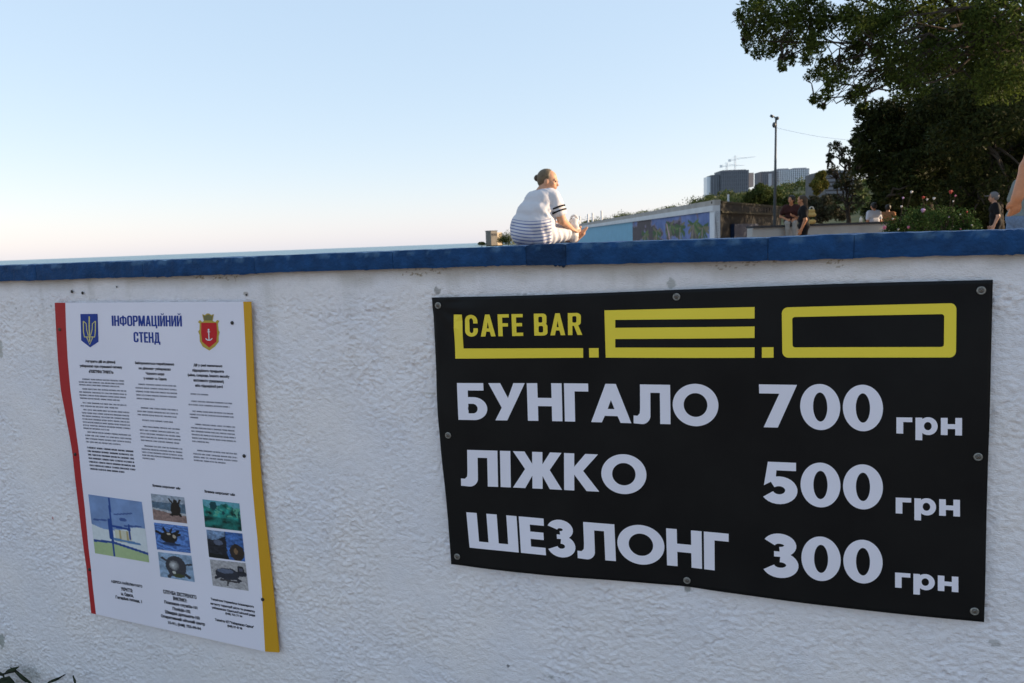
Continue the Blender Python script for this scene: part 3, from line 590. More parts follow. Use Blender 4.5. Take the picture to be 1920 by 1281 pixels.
def p2(u, v):
    c = np.tile([.09, .19, .42], (len(u), 1)); c *= (1+.5*np.sin(v*34+5*nz_(u, v, 4, 7)))[:, None]*.8+.2; c[:, 2] += .06
    c = mine(c, u, v, .40, .50, .25, .22, (.016, .014, .014), [(45, .16, .05), (75, .10, .04), (110, .14, .04), (150, .17, .045), (25, .10, .05)])
    fill(c, E2(u, v, .40, .36, .05, .05) | E2(u, v, .55, .45, .05, .07), (.45, .38, .30)); fill(c, E2(u, v, .45, .74, .3, .05), (.02, .04, .10)); return c
def p3(u, v):
    c = np.tile([.26, .36, .50], (len(u), 1)); c *= (1+.2*np.sin(v*20+4*nz_(u, v, 3, 9)))[:, None]
    c = mine(c, u, v, .50, .50, .30, .42, (.045, .045, .055), [(15, .16, .04), (150, .16, .04), (320, .16, .05), (235, .12, .05)])
    for k in range(6): fill(c, E2(u, v, .45-.01*k, .46, .17-.027*k, .24-.038*k), tuple(.05+.095*k+np.array([0, 0, .01])))
    fill(c, E2(u, v, .42, .74, .06, .05), (.5, .5, .45)); fill(c, E2(u, v, .55, .85, .18, .07), (.06, .07, .03)); return c
def q1(u, v):
    c = np.tile([.015, .20, .17], (len(u), 1)); k = nz_(u, v, 6, 11)[:, None]; c = c*(1+.8*k); fill(c, v < .18+.1*np.sin(u*8), (.12, .35, .42)); c[v > .6] *= .6
    m = (v > .2) & (v < .55) & (nz_(u, v, 8, 12) > .25); fill(c, m, (.10, .36, .25)); fill(c, E2(u, v, .28, .18, .10, .14) | E2(u, v, .53, .42, .04, .07) | E2(u, v, .95, .5, .02, .2), (.004, .06, .07)); return c
def q2(u, v):
    c = np.tile([.02, .022, .03], (len(u), 1)); fill(c, (v < .30-.1*u+.15*np.sin(u*9)*.4) & (u < .5), (.16, .24, .38)); fill(c, u > .52, (.05, .13, .36)); c *= (1+.5*nz_(u, v, 12, 13))[:, None]
    fill(c, E2(u, v, .80, .72, .20, .30), (.035, .025, .02)); fill(c, E2(u, v, .30, .42, .12, .10), (.10, .12, .18)); fill(c, E2(u, v, .77, .68, .05, .12), (.22, .13, .07)); fill(c, (v > .85) & (u < .55), (.01, .012, .012)); return c
def q3(u, v):
    c = np.tile([.40, .38, .39], (len(u), 1)); c *= (1+.22*nz_(u, v, 18, 15))[:, None]
    fill(c, seg(u, v, (.25, .72), (.75, .75), .035) | seg(u, v, (.5, .6), (.42, .9), .03), (.05, .045, .05)); c = mine(c, u, v, .45, .48, .34, .22, (.030, .032, .045), [(10, .14, .08), (320, .10, .05), (220, .08, .05)])
    fill(c, E2(u, v, .40, .38, .22, .09), (.11, .13, .19)); fill(c, (np.abs(u-.84) < .09) & (np.abs(v-.28) < .12), (.02, .022, .03)); fill(c, (np.abs(u-.84) < .05) & (np.abs(v-.27) < .06), (.10, .10, .14)); return c
picture([(296, 163), (643, 212), (692, 605), (340, 545)], pm, 90, 90)
for q6, fn in (([(702, 158), (918, 183), (938, 352), (720, 327)], p1), ([(722, 346), (942, 372), (962, 545), (742, 520)], p2), ([(748, 537), (965, 562), (988, 733), (765, 697)], p3),
               ([(1037, 195), (1277, 222), (1293, 402), (1055, 375)], q1), ([(1062, 392), (1296, 418), (1315, 600), (1080, 570)], q2), ([(1085, 585), (1317, 610), (1337, 790), (1105, 755)], q3)): picture(q6, fn)
for px, py, m_ in ((112, 618, m_hole), (435.5, 605.5, m_scr), (458, 855, m_scr), (141, 852, m_scr), (168, 1068, m_scr), (492.5, 1124, m_scr)): screw(px, py, BD+.0004, .0058, board, m_)

# ------------------------------------------------------------------ background: hill and far buildings
def ground_line(px, Y): v = ray(px, HZ(px)); return np.array([v[0], v[1]])*(Y/v[1])
def along(A, B, px):                                              # point of the plan segment A-B seen in photo column px
    v = ray(px, HZ(px)); A = np.array(A, float); B = np.array(B, float); d = B-A; M2 = np.array([[v[0], -d[0]], [v[1], -d[1]]]); return A + d*np.linalg.solve(M2, A)[1]
RIDGE = [(960, 452, 900), (1040, 446, 720), (1086, 419, 520), (1130, 411, 470), (1200, 401, 420), (1250, 394, 380), (1300, 380, 340), (1330, 368, 320), (1400, 361, 290), (1440, 354, 270), (1500, 346, 240), (1560, 346, 215), (1620, 340, 200), (1760, 330, 180), (2000, 310, 165), (2400, 290, 150)]
rg = np.array(RIDGE, float); pxs = np.linspace(960, 2400, 120); rows = np.linspace(0, 1, 22); V = []
for px in pxs:
    py = np.interp(px, rg[:, 0], rg[:, 1]); Yr = np.interp(px, rg[:, 0], rg[:, 2]); top = at(px, py, Yr)
    for k in rows:                                                # from behind the ridge down to the promenade
        if k < .15: y = Yr+(.15-k)/.15*80; z = top[2]-(.15-k)*30
        else: t = (k-.15)/.85; y = Yr*(1-t)+t*max(60, Yr*.42); z = top[2]*(1-t)**1.15 + (PROM-.3)*(1-(1-t)**1.15)
        p = atz(px, 0, y); V.append((p[0], y, z))
V = np.array(V); V[:, 2] += .012*np.clip(V[:, 2], 0, 30)*fbm2(V[:, 0]*.05, V[:, 1]*.05, 4, 50)*3
nr = len(rows); I = np.arange(len(V)).reshape(120, nr)
m_hill = mat('dry_grass_slope', (.10, .10, .045), .95, .1, .5, .08, col2=(.17, .15, .08))
tag(mesh_obj('hill', V, np.stack([I[:-1, :-1], I[1:, :-1], I[1:, 1:], I[:-1, 1:]], -1).reshape(-1, 4), m_hill, None, True), kind='structure')
HV = V.reshape(120, nr, 3)
m_leaf = mat('leaf_green', (.05, .07, .02), .75, .08, attr=True, trans=.15)
def leaves(C, Rd, n, size, seed, cols, flat=.0, up=.3, shell=.0):
    """diamond leaves in ellipsoid clumps: C (k,3), Rd (k,3), n per clump"""
    r = np.random.default_rng(seed); C = np.repeat(C, n, 0); Rd = np.repeat(Rd, n, 0); m_ = len(C)
    d = r.normal(size=(m_, 3)); d /= np.linalg.norm(d, axis=1)[:, None]; rad = r.random(m_)**(1/2.2)
    if shell: rad = shell+(1-shell)*rad
    P = C + d*Rd*rad[:, None]
    a = r.normal(size=(m_, 3)); a[:, 2] -= up; a /= np.linalg.norm(a, axis=1)[:, None]
    b = np.cross(a, r.normal(size=(m_, 3))); b /= np.linalg.norm(b, axis=1)[:, None]
    L_ = size*r.uniform(.6, 1.25, m_)[:, None]; Wd = L_*.36
    V = np.stack([P-a*L_/2, P+b*Wd/2, P+a*L_/2, P-b*Wd/2], 1).reshape(-1, 3); Fq = np.arange(m_*4).reshape(-1, 4)
    cols = np.array(cols); cc = cols[r.integers(0, len(cols), m_)]*r.uniform(.7, 1.3, (m_, 1)); return V, Fq, np.repeat(cc, 4, 0)
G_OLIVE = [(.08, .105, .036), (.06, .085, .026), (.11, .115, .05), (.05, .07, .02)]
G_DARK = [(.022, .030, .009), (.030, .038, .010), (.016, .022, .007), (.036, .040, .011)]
# scrub on the hill reads as one mass
r = np.random.default_rng(11); C = []; Rr = []
for k in range(1300):
    i = r.integers(8, 118); j = r.integers(2, 16); p = HV[i, j]*(1-.5) + HV[i+1, j+1]*.5; p = p+[r.uniform(-3, 3), 0, 0]
    sz_ = r.uniform(.8, 2.4)*(1 if p[1] > 200 else .55); C.append(p+[0, 0, sz_*.35]); Rr.append((sz_*1.4, sz_*1.4, sz_*.8))
for px, py, Y, rx, rz in ((1115, 414, 470, 9, 4.5), (1102, 414, 480, 6, 3), (1165, 404, 440, 3.2, 3.2), (1150, 409, 440, 8, 2.5), (1295, 378, 335, 5, 2.2), (1303, 376, 335, 3, 2.6), (1240, 394, 380, 9, 1.8), (1270, 388, 360, 9, 2), (1200, 402, 410, 9, 1.8), (1480, 347, 245, 7, 2), (1510, 344, 235, 5, 2.2)):
    C.append(at(px, py, Y)); Rr.append((rx, 4, rz))
V, Fq, cc = leaves(np.array(C), np.array(Rr), 75, .95, 12, G_OLIVE)
tag(mesh_obj('hillside_scrub', V, Fq, m_leaf, None, cols=cc), kind='stuff')

m_con = mat('dark_facade', (.125, .13, .15), .6, .3, .2, .3); m_pale = mat('pale_facade', (.36, .37, .41), .6, .3, .15, .3); m_pink = mat('sunlit_buff_facade', (.40, .30, .26), .7, .2, .1, .2); m_glassy = mat('pale_glass_facade', (.62, .64, .68), .25, .5)  # warm sunlight on the tower's end wall is put into the buff colour
def tower(name, label, Y, blocks, fins):
    """blocks: (px0, px1, pytop, pybottom, depth m, material, part name)"""
    cx = at((blocks[0][0]+blocks[0][1])/2, blocks[0][3], Y); th = thing(name, label, 'building', tuple(cx))
    for (x0, x1, yt, yb, dep, m_, pn, off) in blocks:
        a, b = at(x0, yt, Y), at(x1, yb, Y); mb = MB().box(((a[0]+b[0])/2, Y+off+dep/2, (a[2]+b[2])/2), (b[0]-a[0], dep, a[2]-b[2])); mb.build(pn, m_, th)
    for (x0, x1, yt, yb, nf, m_, off) in fins:
        a, b = at(x0, yt, Y), at(x1, yb, Y)
        for k in range(nf):
            x = a[0]+(b[0]-a[0])*(k+.5)/nf; MB().box((x, Y+off-.3, (a[2]+b[2])/2), ((b[0]-a[0])/nf*.35, .6, a[2]-b[2])).build('facade_pier', m_, th)
    x0, x1, yt, yb, dep, m_, pn, off = blocks[0]
    for k in range(6 if x1-x0 > 40 else 4):
        y = yt+1.5+(yb-yt-4)*k/6; a, b = at(x0, y, Y), at(x1, y, Y); MB().box(((a[0]+b[0])/2, Y+off-.16, a[2]), (b[0]-a[0], .32, .5)).build('floor_band', m_con if m_ is m_pale else m_fin, th)
    return th
m_fin = mat('grey_pier', (.16, .165, .19), .6, .3)
tower('apartment_tower', 'wide dark grey apartment block with vertical piers under the cranes', 600, [(1351, 1404, 320.5, 368, 18, m_con, 'main_block', 0), (1335, 1351, 328, 370, 14, m_con, 'side_block', 2), (1404.3, 1414, 324, 350, 14, m_pink, 'end_wall', 1), (1328, 1335, 331, 368, 10, m_glassy, 'glass_wing', 4), (1356, 1400, 319, 320.5, 12, m_con, 'roof_parapet', 2)], [(1352, 1403, 322, 368, 14, m_fin, 0), (1337, 1350, 330, 368, 3, m_fin, 2)])
tower('office_block', 'small dark block with a pale stair strip left of the pale long building', 610, [(1427, 1456, 322, 350, 16, m_con, 'main_block', 0), (1440, 1446, 326, 350, 1, m_pale, 'stair_strip', -1.1)], [(1428, 1439, 325, 350, 3, m_fin, 0)])
tower('long_pale_building', 'long pale grey building on the hill behind the lamp post', 620, [(1457, 1517, 318, 345, 18, m_pale, 'main_block', 0), (1461, 1480, 316, 318, 8, m_pale, 'roof_house', 2), (1490, 1514, 314.8, 318, 8, m_pale, 'roof_house', 2)], [(1459, 1516, 319, 345, 16, m_glassy, 0)])
tower('grey_stone_house', 'grey house wall among trees right of the bushy roadside tree', 150, [(1548, 1600, 322, 372, 10, mat('stone_grey', (.17, .165, .17), .9, .2, .4, .5), 'wall', 0), (1551, 1597, 319.5, 322, 8, m_con, 'roof_parapet', 1)], [])
def crane(label, px, ytop, ybot, j0, j1, yj, Y):
    b = at(px, ybot, Y); t = at(px, ytop, Y); th = thing('tower_crane', label, 'crane', tuple(b), 'construction cranes'); m_ = mat('crane_grey', (.85, .84, .84), .6, .3); mb = MB(); hw = .55
    for dx in (-hw, hw):
        for dy in (-hw, hw): mb.box((b[0]+dx, Y+dy, (b[2]+t[2])/2), (.15, .15, t[2]-b[2]))
    for k in range(12):
        z0 = b[2]+(t[2]-b[2])*k/12; z1 = b[2]+(t[2]-b[2])*(k+1)/12; mb.tube([(b[0]-hw, Y, z0), (b[0]+hw, Y, z1)], .10, 4)
    mb.build('mast', m_, th)
    a0, a1 = at(j0, yj[0], Y), at(j1, yj[1], Y); c0 = at(px, np.interp(px, [j0, j1], yj), Y)
    mb = MB(); mb.tube([c0, a1], .14, 5); mb.tube([c0+[0, 0, 1.2], a1], .11, 5)
    for k in range(10):
        q0 = c0+(a1-c0)*k/10; mb.tube([q0, q0+(a1-c0)/20+[0, 0, 1.2*(1-(k+.5)/10)]], .09, 4)
    mb.build('jib', m_, th); MB().tube([c0, a0], .25, 5).build('counter_jib', m_, th); MB().box(a0, (2, 1.2, 2.0)).build('counterweight', m_, th); MB().tube([t, a1*.6+c0*.4], .07, 4).tube([t, a0], .07, 4).build('tie_bar', m_, th)
crane('taller of the two thin cranes above the dark tower', 1378, 292, 324, 1368, 1416, (301, 294), 640)
crane('shorter left crane above the dark tower', 1362.5, 305, 330, 1352, 1396, (312, 310), 640)
# far shore on the left of the seated woman
sh = thing('shore_building', 'small flat roofed building on the far shore left of the woman', 'building', tuple(at(920, 457, 260)))
a = at(909, 434, 260); b = at(922, 462, 260); c = at(934, 462, 260)
X1 = np.array([math.cos(.6), math.sin(.6), 0]); X2 = np.array([-X1[1], X1[0], 0]); AX = [X1, X2, [0, 0, 1]]; c0 = np.array([(a[0]+c[0])/2, 262, (a[2]+b[2])/2]); hh = a[2]-b[2]
MB().box(c0-X2*0+X1*0, (2.6, 3.4, hh), AX).build('grey_wing', mat('shore_grey', (.22, .20, .18), .9, .2, .3, 1), sh)
MB().box(c0+X1*2.3-X2*.3-[0, 0, .25], (2.0, 2.8, hh-.5), AX).build('sunlit_wing', mat('sunlit_buff_render', (.55, .45, .33), .8, .2, .1, 1), sh)  # paler buff colour stands in for sunlight on the right side
MB().box(c0+[0, 0, hh/2+.12], (2.9, 3.7, .22), AX).build('roof_slab', m_con, sh)
for k in range(3): MB().box(c0-X2*1.72+X1*(-.8+.8*k)+[0, 0, hh/2-1.2], (.40, .10, .8), AX).build('window', mat('dark_window', (.03, .03, .04), .2, .5), sh)
def bush(name, label, clumps, n, size, seed, cols, stem=None, cat='bush', group=None, shell=0.):
    C = np.array([c[:3] for c in clumps]); Rd = np.array([c[3:] for c in clumps]); base = stem if stem is not None else (C[:, 0].mean(), C[:, 1].mean(), (C[:, 2]-Rd[:, 2]).min())
    th = thing(name, label, cat, tuple(base), group); V, Fq, cc = leaves(C, Rd, n, size, seed, cols, shell=shell); mesh_obj('foliage', V, Fq, m_leaf, th, cols=cc); return th
m_bark = mat('bark', (.055, .045, .036), .95, .1, .4, 8, .8, 30, bdist=.02)
for i, (px, py, rx, rz, lb) in enumerate([(942, 446, 1.8, 1.6, 'round bush beside the small shore building'), (953, 443, 2.0, 2.5, 'taller bush between the shore building and the seated woman'), (903, 456, 1.2, .5, 'low bush left of the shore building')]):
    p = at(px, py, 258); th = bush('shore_bush', lb, [(p[0], 258, p[2], rx, 1.5, rz), (p[0]+rx*.4, 258, p[2]-rz*.6, rx, 1.4, rz*.8), (p[0]-rx*.3, 258, p[2]-rz*.5, rx*.9, 1.4, rz*.7)], 420, .5, 30+i, G_OLIVE, group='far shore bushes')
    MB().tube([(p[0], 258, p[2]-rz-1), (p[0], 258, p[2])], [.15, .08], 6).build('stem', m_bark, th)
pts = [(-60, 300), (14, 300), (60, 520), (200, 900), (200, 1200), (-260, 1200), (-100, 520)]
tag(mesh_obj('far_shore', [(*atz(x, 0, y)[:2], EYE-1.2) if 0 else (x, y, EYE-1.0) for x, y in ((-13, 252), (16, 252), (60, 420), (140, 900), (60, 900), (-4, 420))], [[0, 1, 2, 3, 4, 5]], m_hill), kind='structure')

# ------------------------------------------------------------------ beach pavilion with the palm mural
ztop = at(1350, 374.5, 36)[2]; zf1 = at(1350, 384.8, 36)[2]; zf2 = at(1350, 395.5, 36)[2]; zbase = PROM-.6
CA = at(1341, 440, 36)[:2]; CB = ground_line(1080, 84); CC = ground_line(1466, 47)
pav = thing('beach_pavilion', 'long low beach pavilion with white fascia and a palm tree mural', 'pavilion', (CA[0], CA[1], zbase))
m_lb = mat('light_blue_paint', (.18, .38, .52), .7, .25, .1, 2); m_fw = mat('white_fascia', (.62, .61, .62), .7, .25, .12, 1.2); m_rg = mat('roof_grey', (.40, .36, .33), .85, .2, .2, 1.5); m_db = mat('dark_brown_cladding', (.014, .013, .011), .8, .2, .3, 2); m_navy = mat('navy_panel', (.008, .02, .055), .6, .25, .2, 2); m_white = mat('white_paint', (.66, .67, .70), .6, .3, .1, 3)
def vwall(A, B, z0, z1, th_, m_, name, off=0., parent=pav):
    A, B = np.array(A, float), np.array(B, float); d = (B-A); L_ = np.linalg.norm(d); d /= L_; nn = np.array([d[1], -d[0]]); 
    if nn @ (-A) < 0: nn = -nn                                       # toward the camera side
    c = (A+B)/2 + nn*(off-th_/2); return MB().box((c[0], c[1], (z0+z1)/2), (L_, th_, z1-z0), [[d[0], d[1], 0], [-d[1], d[0], 0], [0, 0, 1]]).build(name, m_, parent)
pM = along(CA, CB, 1187); pcol = along(CA, CB, 1333)
vwall(pM, CB, zbase, zf2, .25, m_lb, 'light_blue_wall'); vwall(CA, pM, zbase, zf2, .25, m_navy, 'mural_backing')
vwall(CA, CB, zf2, zf1, .36, m_fw, 'fascia', .12); vwall(CA, CB, zf1+.002, ztop, .30, m_rg, 'roof_edge', .04)
vwall(CA, pcol, zbase, zf2-.002, .3, m_white, 'corner_column', .06)
# mural: painted palms and sky on its own panel
dM = (pM-pcol); LM = np.linalg.norm(dM); dM /= LM; nM = np.array([dM[1], -dM[0]]); nM = nM if nM @ (-pcol) > 0 else -nM
nu, nv = 220, 40; u, v = np.meshgrid(np.linspace(0, 1, nu), np.linspace(0, 1, nv)); u, v = u.ravel(), v.ravel()
c = np.tile([.13, .17, .34], (len(u), 1)); c += (.06*fbm2(u*14, v*3, 3, 81))[:, None]*np.array([.6, .6, 1])
k = fbm2(u*10, v*2.5, 4, 83); fill(c, k+u*.9 > .62, (.085, .07, .075)); fill(c, (k+u*.9 > .40) & (k+u*.9 <= .62), (.17, .14, .19))
rr = np.random.default_rng(5)
for (cx, cy) in ((.07, .40), (.16, .30), (.30, .34), (.42, .28), (.60, .45), (.78, .5)):
    for a in np.linspace(150, 390, 11): 
        a = math.radians(a+rr.uniform(-8, 8)); e = (cx+.055*math.cos(a), cy+.34*math.sin(a)*(-1)+.06); d_ = np.array(e)-np.array((cx, cy)); t = np.clip(((u-cx)*d_[0]/.02+(v-cy)*d_[1])/(d_[0]**2/.02+d_[1]**2), 0, 1)
        mk = np.hypot((u-cx-t*d_[0])*9, v-cy-t*d_[1]) < .045; fill(c, mk, [(.06, .10, .045), (.11, .15, .06), (.16, .14, .09)][rr.integers(0, 3)])
    fill(c, (np.abs(u-cx-(v-cy)*.02) < .006) & (v > cy), (.20, .16, .14))
fill(c, (np.abs(u-.44-(v-.5)*-.08) < .006) & (v > .2), (.42, .26, .30))
fill(c, v > .93, (.35, .36, .42))
c = np.clip(c*1.3+.01, 0, 1)
Pm = np.stack([pcol[0]+dM[0]*u*LM+nM[0]*.03, pcol[1]+dM[1]*u*LM+nM[1]*.03, zf2-.01-(zf2-.01-PROM-.1)*v], 1); I = np.arange(nu*nv).reshape(nv, nu)
mesh_obj('mural', Pm, np.stack([I[:-1, :-1], I[1:, :-1], I[1:, 1:], I[:-1, 1:]], -1).reshape(-1, 4), mat('mural_paint', (.5, .5, .5), .8, .1, attr=True, noise=.2, nscale=3), pav, cols=c)
vwall(CA+np.array([.28, .10]), CC, zbase, zf2, .25, m_db, 'side_wall', -.05); vwall(CA+np.array([.28, .10]), CC, zf2+.002, zf1+.1, .3, mat('black_frieze', (.018, .017, .014), .8, .2, .3, 3), 'side_frieze', .02)
vwall(CA+np.array([.28, .10]), CC, zf2-.10, zf2, .1, mat('olive_beam', (.03, .027, .015), .8, .2), 'side_beam', .09); vwall(CA+np.array([.28, .10]), CC, zf1+.104, zf1+.20, .5, mat('olive_beam', (.10, .09, .05)), 'side_roof_edge', .05)
for px in np.linspace(1357, 1440, 16): 
    p = along(CA, CC, px); q2_ = along(CA, CC, px+2.6); vwall(p, q2_, zf2+.06, zf1+.04, .06, mat('frieze_board', (.010, .009, .008), .8, .2), 'frieze_board', .10)
vwall(along(CA, CC, 1366), along(CA, CC, 1411), zbase, at(1390, 420.5, 40)[2], .2, m_navy, 'navy_panel', .30)
for px in (1090, 1105.5, 1114, 1131): 
    p = along(CA, CB, px); MB().tube([(p[0]-.1, p[1], ztop-.05), (p[0]-.1, p[1], ztop+.80)], .10, 6).build('roof_post', m_white, pav)
p = along(CA, CC, 1363); MB().box((p[0]+.3, p[1]+.8, ztop+.05), (.08, .08, .6)).build('chimney_pipe', m_white, pav)
# ------------------------------------------------------------------ low white wall behind, with a dark top
LA, LB = ground_line(1411, 20.5), ground_line(1668, 21.5); zl = at(1500, 421, 21)[2]
lw = thing('low_white_wall', 'low off white wall with dark flat top that people sit on', 'wall', (LA[0], LA[1], PROM)); vwall(LA, LB, PROM, zl-.06, .28, mat('off_white_plaster', (.40, .385, .37), .9, .2, .2, 2), 'wall_body', 0, lw); vwall(LA, LB, zl-.058, zl, .40, mat('dark_cap', (.045, .045, .05), .7, .2, .2, 3), 'cap', .06, lw)
# ------------------------------------------------------------------ lamp post with cameras and cable
Yl = 30; m_pole = mat('dark_pole_paint', (.045, .055, .065), .5, .4); b = ground_line(1452, Yl); zt = at(1452.5, 222, Yl)[2]
lp = thing('lamp_post', 'tall thin dark post with a camera and floodlight at its top', 'post', (b[0], b[1], PROM)); px_ = lambda x, y: at(x, y, Yl)
b3 = np.array([b[0], Yl, PROM]); t3 = np.array([b[0]+.02, Yl, zt]); MB().tube([b3, b3*.45+t3*.55, t3], [.065, .05, .036], 10).build('pole', m_pole, lp, True); MB().box(b3+[0, 0, .03], (.3, .3, .06)).build('base_plate', m_pole, lp)
MB().tube([t3, px_(1450.5, 218.5)], .025, 6).tube([t3, px_(1456.5, 220.5)], .03, 6).build('bracket', m_pole, lp)
MB().tube([px_(1444.5, 216.5), px_(1449.5, 219.5)], [.05, .06], 8).build('security_camera', m_pole, lp, True); MB().ball(px_(1457, 222), (.085, .085, .07)).build('floodlight', m_pole, lp, True); MB().ball(px_(1451.5, 234.5), (.075, .08, .11)).build('loudspeaker', m_pole, lp, True)
a0 = px_(1453, 239); a1 = at(1640, 266, 26); cb = [a0*(1-t)+a1*t-[0, 0, .10*math.sin(math.pi*t)] for t in np.linspace(0, 1, 14)]
tag(MB().tube(cb, .004, 5).build('overhead_cable', mat('cable_grey', (.10, .10, .11), .6, .3)), 'thin cable running from the lamp post to the dark trees', 'cable')

# ------------------------------------------------------------------ trees
def branchy(mb, a, b, r0, r1, seed, n=7, wob=.06):
    r = np.random.default_rng(seed); a, b = np.array(a, float), np.array(b, float); L_ = np.linalg.norm(b-a); t = np.linspace(0, 1, n)
    P = a+(b-a)*t[:, None]; off = r.normal(size=(n, 3))*wob*L_; off[0] = 0; off[-1] = 0; P += off; P[:, 2] += .08*L_*np.sin(np.pi*t)
    mb.tube(P, r0+(r1-r0)*t, 7); return P
m_leaf2 = mat('thin_leaf_green', (.05, .07, .02), .7, .12, attr=True, trans=.4)
def tree(name, label, base, fork, clumps, n, size, seed, cols, r0, cat='tree', group=None, limbs=14, twig=.012, flat=1., shell=0., dens=None):
    """trunk base -> fork, limbs from the fork to the clumps; clumps are (x, y, z, rx, ry, rz)"""
    th = thing(name, label, cat, tuple(base), group); r = np.random.default_rng(seed); mb = MB()
    tr = branchy(mb, base, fork, r0, r0*.7, seed, 6, .02); mb.build('trunk', m_bark, th, True)
    cl = np.array(clumps); idx = r.permutation(len(cl))[:limbs]; lm = MB(); knots = []
    for k in idx:
        P = branchy(lm, tr[-2] if k % 3 == 0 else fork, cl[k, :3], r0*.24, twig*1.4, seed+k, 8, .05); knots.append(P)
        for q in range(3):
            d = r.normal(size=3)*cl[k, 3:]*.7; branchy(lm, P[5], cl[k, :3]+d, twig*1.8, twig*.6, seed+k*7+q, 5, .06)
    K = np.concatenate(knots) if knots else np.array([fork])
    for k in range(len(cl)):                                         # every clump hangs on a twig
        if k in idx: continue
        q = K[np.argmin(np.linalg.norm(K-cl[k, :3], axis=1))]; branchy(lm, q, cl[k, :3], twig*2.2, twig*.6, seed+900+k, 6, .06)
    lm.build('limbs', m_bark, th, True)
    vol = (cl[:, 3]*cl[:, 4]*cl[:, 5])**(2/3); nn = np.maximum(30, (n*vol/vol.mean()).astype(int)); VV = []; FF = []; CC_ = []; o_ = 0
    for k in range(len(cl)):
        V, Fq, cc = leaves(cl[k:k+1, :3], cl[k:k+1, 3:], int(nn[k]), size, seed*31+k, cols, shell=shell); VV.append(V); FF.append(Fq+o_); CC_.append(cc*r.uniform(.75, 1.25)); o_ += len(V)
    mesh_obj('crown', np.concatenate(VV), np.concatenate(FF), m_leaf2 if name == 'overhanging_tree' else m_leaf, th, cols=np.concatenate(CC_)); return th
def clump_px(lst, Y0, spread, seed, ysq=1.2):
    r = np.random.default_rng(seed); out = []
    for (x, y, rp) in lst:
        Y = Y0+r.uniform(-spread, spread); p = at(x, y, Y); rm = rp*Y/FPX; out.append((*p, rm, rm*ysq, rm*.85))
        for k in range(3):                                            # ragged satellites
            d = r.normal(size=3); d /= np.linalg.norm(d); f = r.uniform(.35, .5); out.append((*(p+d*rm*.85), rm*f, rm*f, rm*f))
    return out
FRONT = [(1412, 16, 30), (1398, 42, 16), (1402, 84, 12), (1415, 62, 20), (1440, 88, 26), (1448, 45, 28), (1470, 20, 34), (1478, 108, 17), (1468, 122, 10), (1482, 70, 30), (1520, 30, 38), (1528, 82, 28), (1512, 112, 15), (1530, 140, 18), (1548, 128, 20), (1528, 186, 13), (1540, 199, 7), (1552, 176, 12), (1570, 152, 22), (1585, 128, 24), (1592, 184, 14), (1612, 172, 20), (1618, 198, 9), (1565, 40, 34), (1600, 100, 22), (1610, 30, 40), (1632, 70, 36), (1640, 140, 32), (1660, 30, 44), (1680, 100, 42), (1700, 160, 36), (1720, 40, 50), (1750, 110, 48), (1790, 40, 55), (1820, 120, 55), (1870, 50, 60), (1890, 140, 60), (1960, 80, 70), (1450, -30, 40), (1520, -50, 55), (1600, -60, 60), (1700, -70, 70), (1820, -80, 80), (1940, -60, 80), (2020, 30, 80)]
tree('overhanging_tree', 'nearest leafy tree whose branches hang into the top right corner', np.array([*ground_line(2110, 12.6), PROM]), at(2080, 60, 12.4), clump_px(FRONT, 11.6, .9, 3, 1.0), 400, .070, 41, [(.045, .065, .012), (.055, .078, .015), (.07, .095, .02), (.03, .045, .010)], .20, group='promenade trees', limbs=15, twig=.006)
BACK1 = [(1640, 215, 34), (1625, 250, 26), (1612, 285, 20), (1606, 265, 12), (1630, 305, 30), (1655, 340, 26), (1668, 270, 46), (1690, 220, 48), (1700, 320, 46), (1740, 250, 55), (1730, 360, 30), (1770, 320, 50), (1760, 200, 50), (1660, 372, 15), (1690, 378, 18)]
BACK2 = [(1800, 260, 60), (1830, 330, 46), (1860, 220, 60), (1900, 290, 55), (1880, 350, 38), (1930, 200, 70), (1950, 330, 60), (1800, 170, 50), (1850, 120, 60), (1920, 100, 70), (1990, 260, 70), (1780, 370, 28), (1830, 385, 22)]
BACK3 = [(1640, 400, 22), (1670, 395, 26), (1710, 390, 28), (1750, 395, 28), (1790, 395, 30), (1830, 400, 30), (1880, 395, 36), (1930, 390, 40), (1680, 350, 40), (1740, 340, 50), (1800, 340, 50), (1860, 320, 60), (1930, 320, 60), (1650, 430, 20), (1700, 430, 24), (1760, 430, 26), (1820, 430, 26), (1890, 430, 30), (1700, 270, 50), (1780, 260, 60), (1860, 240, 60), (1990, 300, 80)]
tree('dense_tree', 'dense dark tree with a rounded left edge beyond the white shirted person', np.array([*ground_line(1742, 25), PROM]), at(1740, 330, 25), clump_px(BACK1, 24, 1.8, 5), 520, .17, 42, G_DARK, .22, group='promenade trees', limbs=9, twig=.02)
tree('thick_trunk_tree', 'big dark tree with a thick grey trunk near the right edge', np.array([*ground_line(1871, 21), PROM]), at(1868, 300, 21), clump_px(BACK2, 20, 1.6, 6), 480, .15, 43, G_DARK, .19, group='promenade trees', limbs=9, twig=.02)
tree('shady_backdrop_tree', 'broad very dark tree closing the shade behind the rose bushes', np.array([*ground_line(1800, 33), PROM]), at(1800, 380, 33), clump_px(BACK3, 32, 1.5, 8), 620, .24, 44, [tuple(.75*np.array(g)) for g in G_DARK], .25, group='promenade trees', limbs=9, twig=.02)
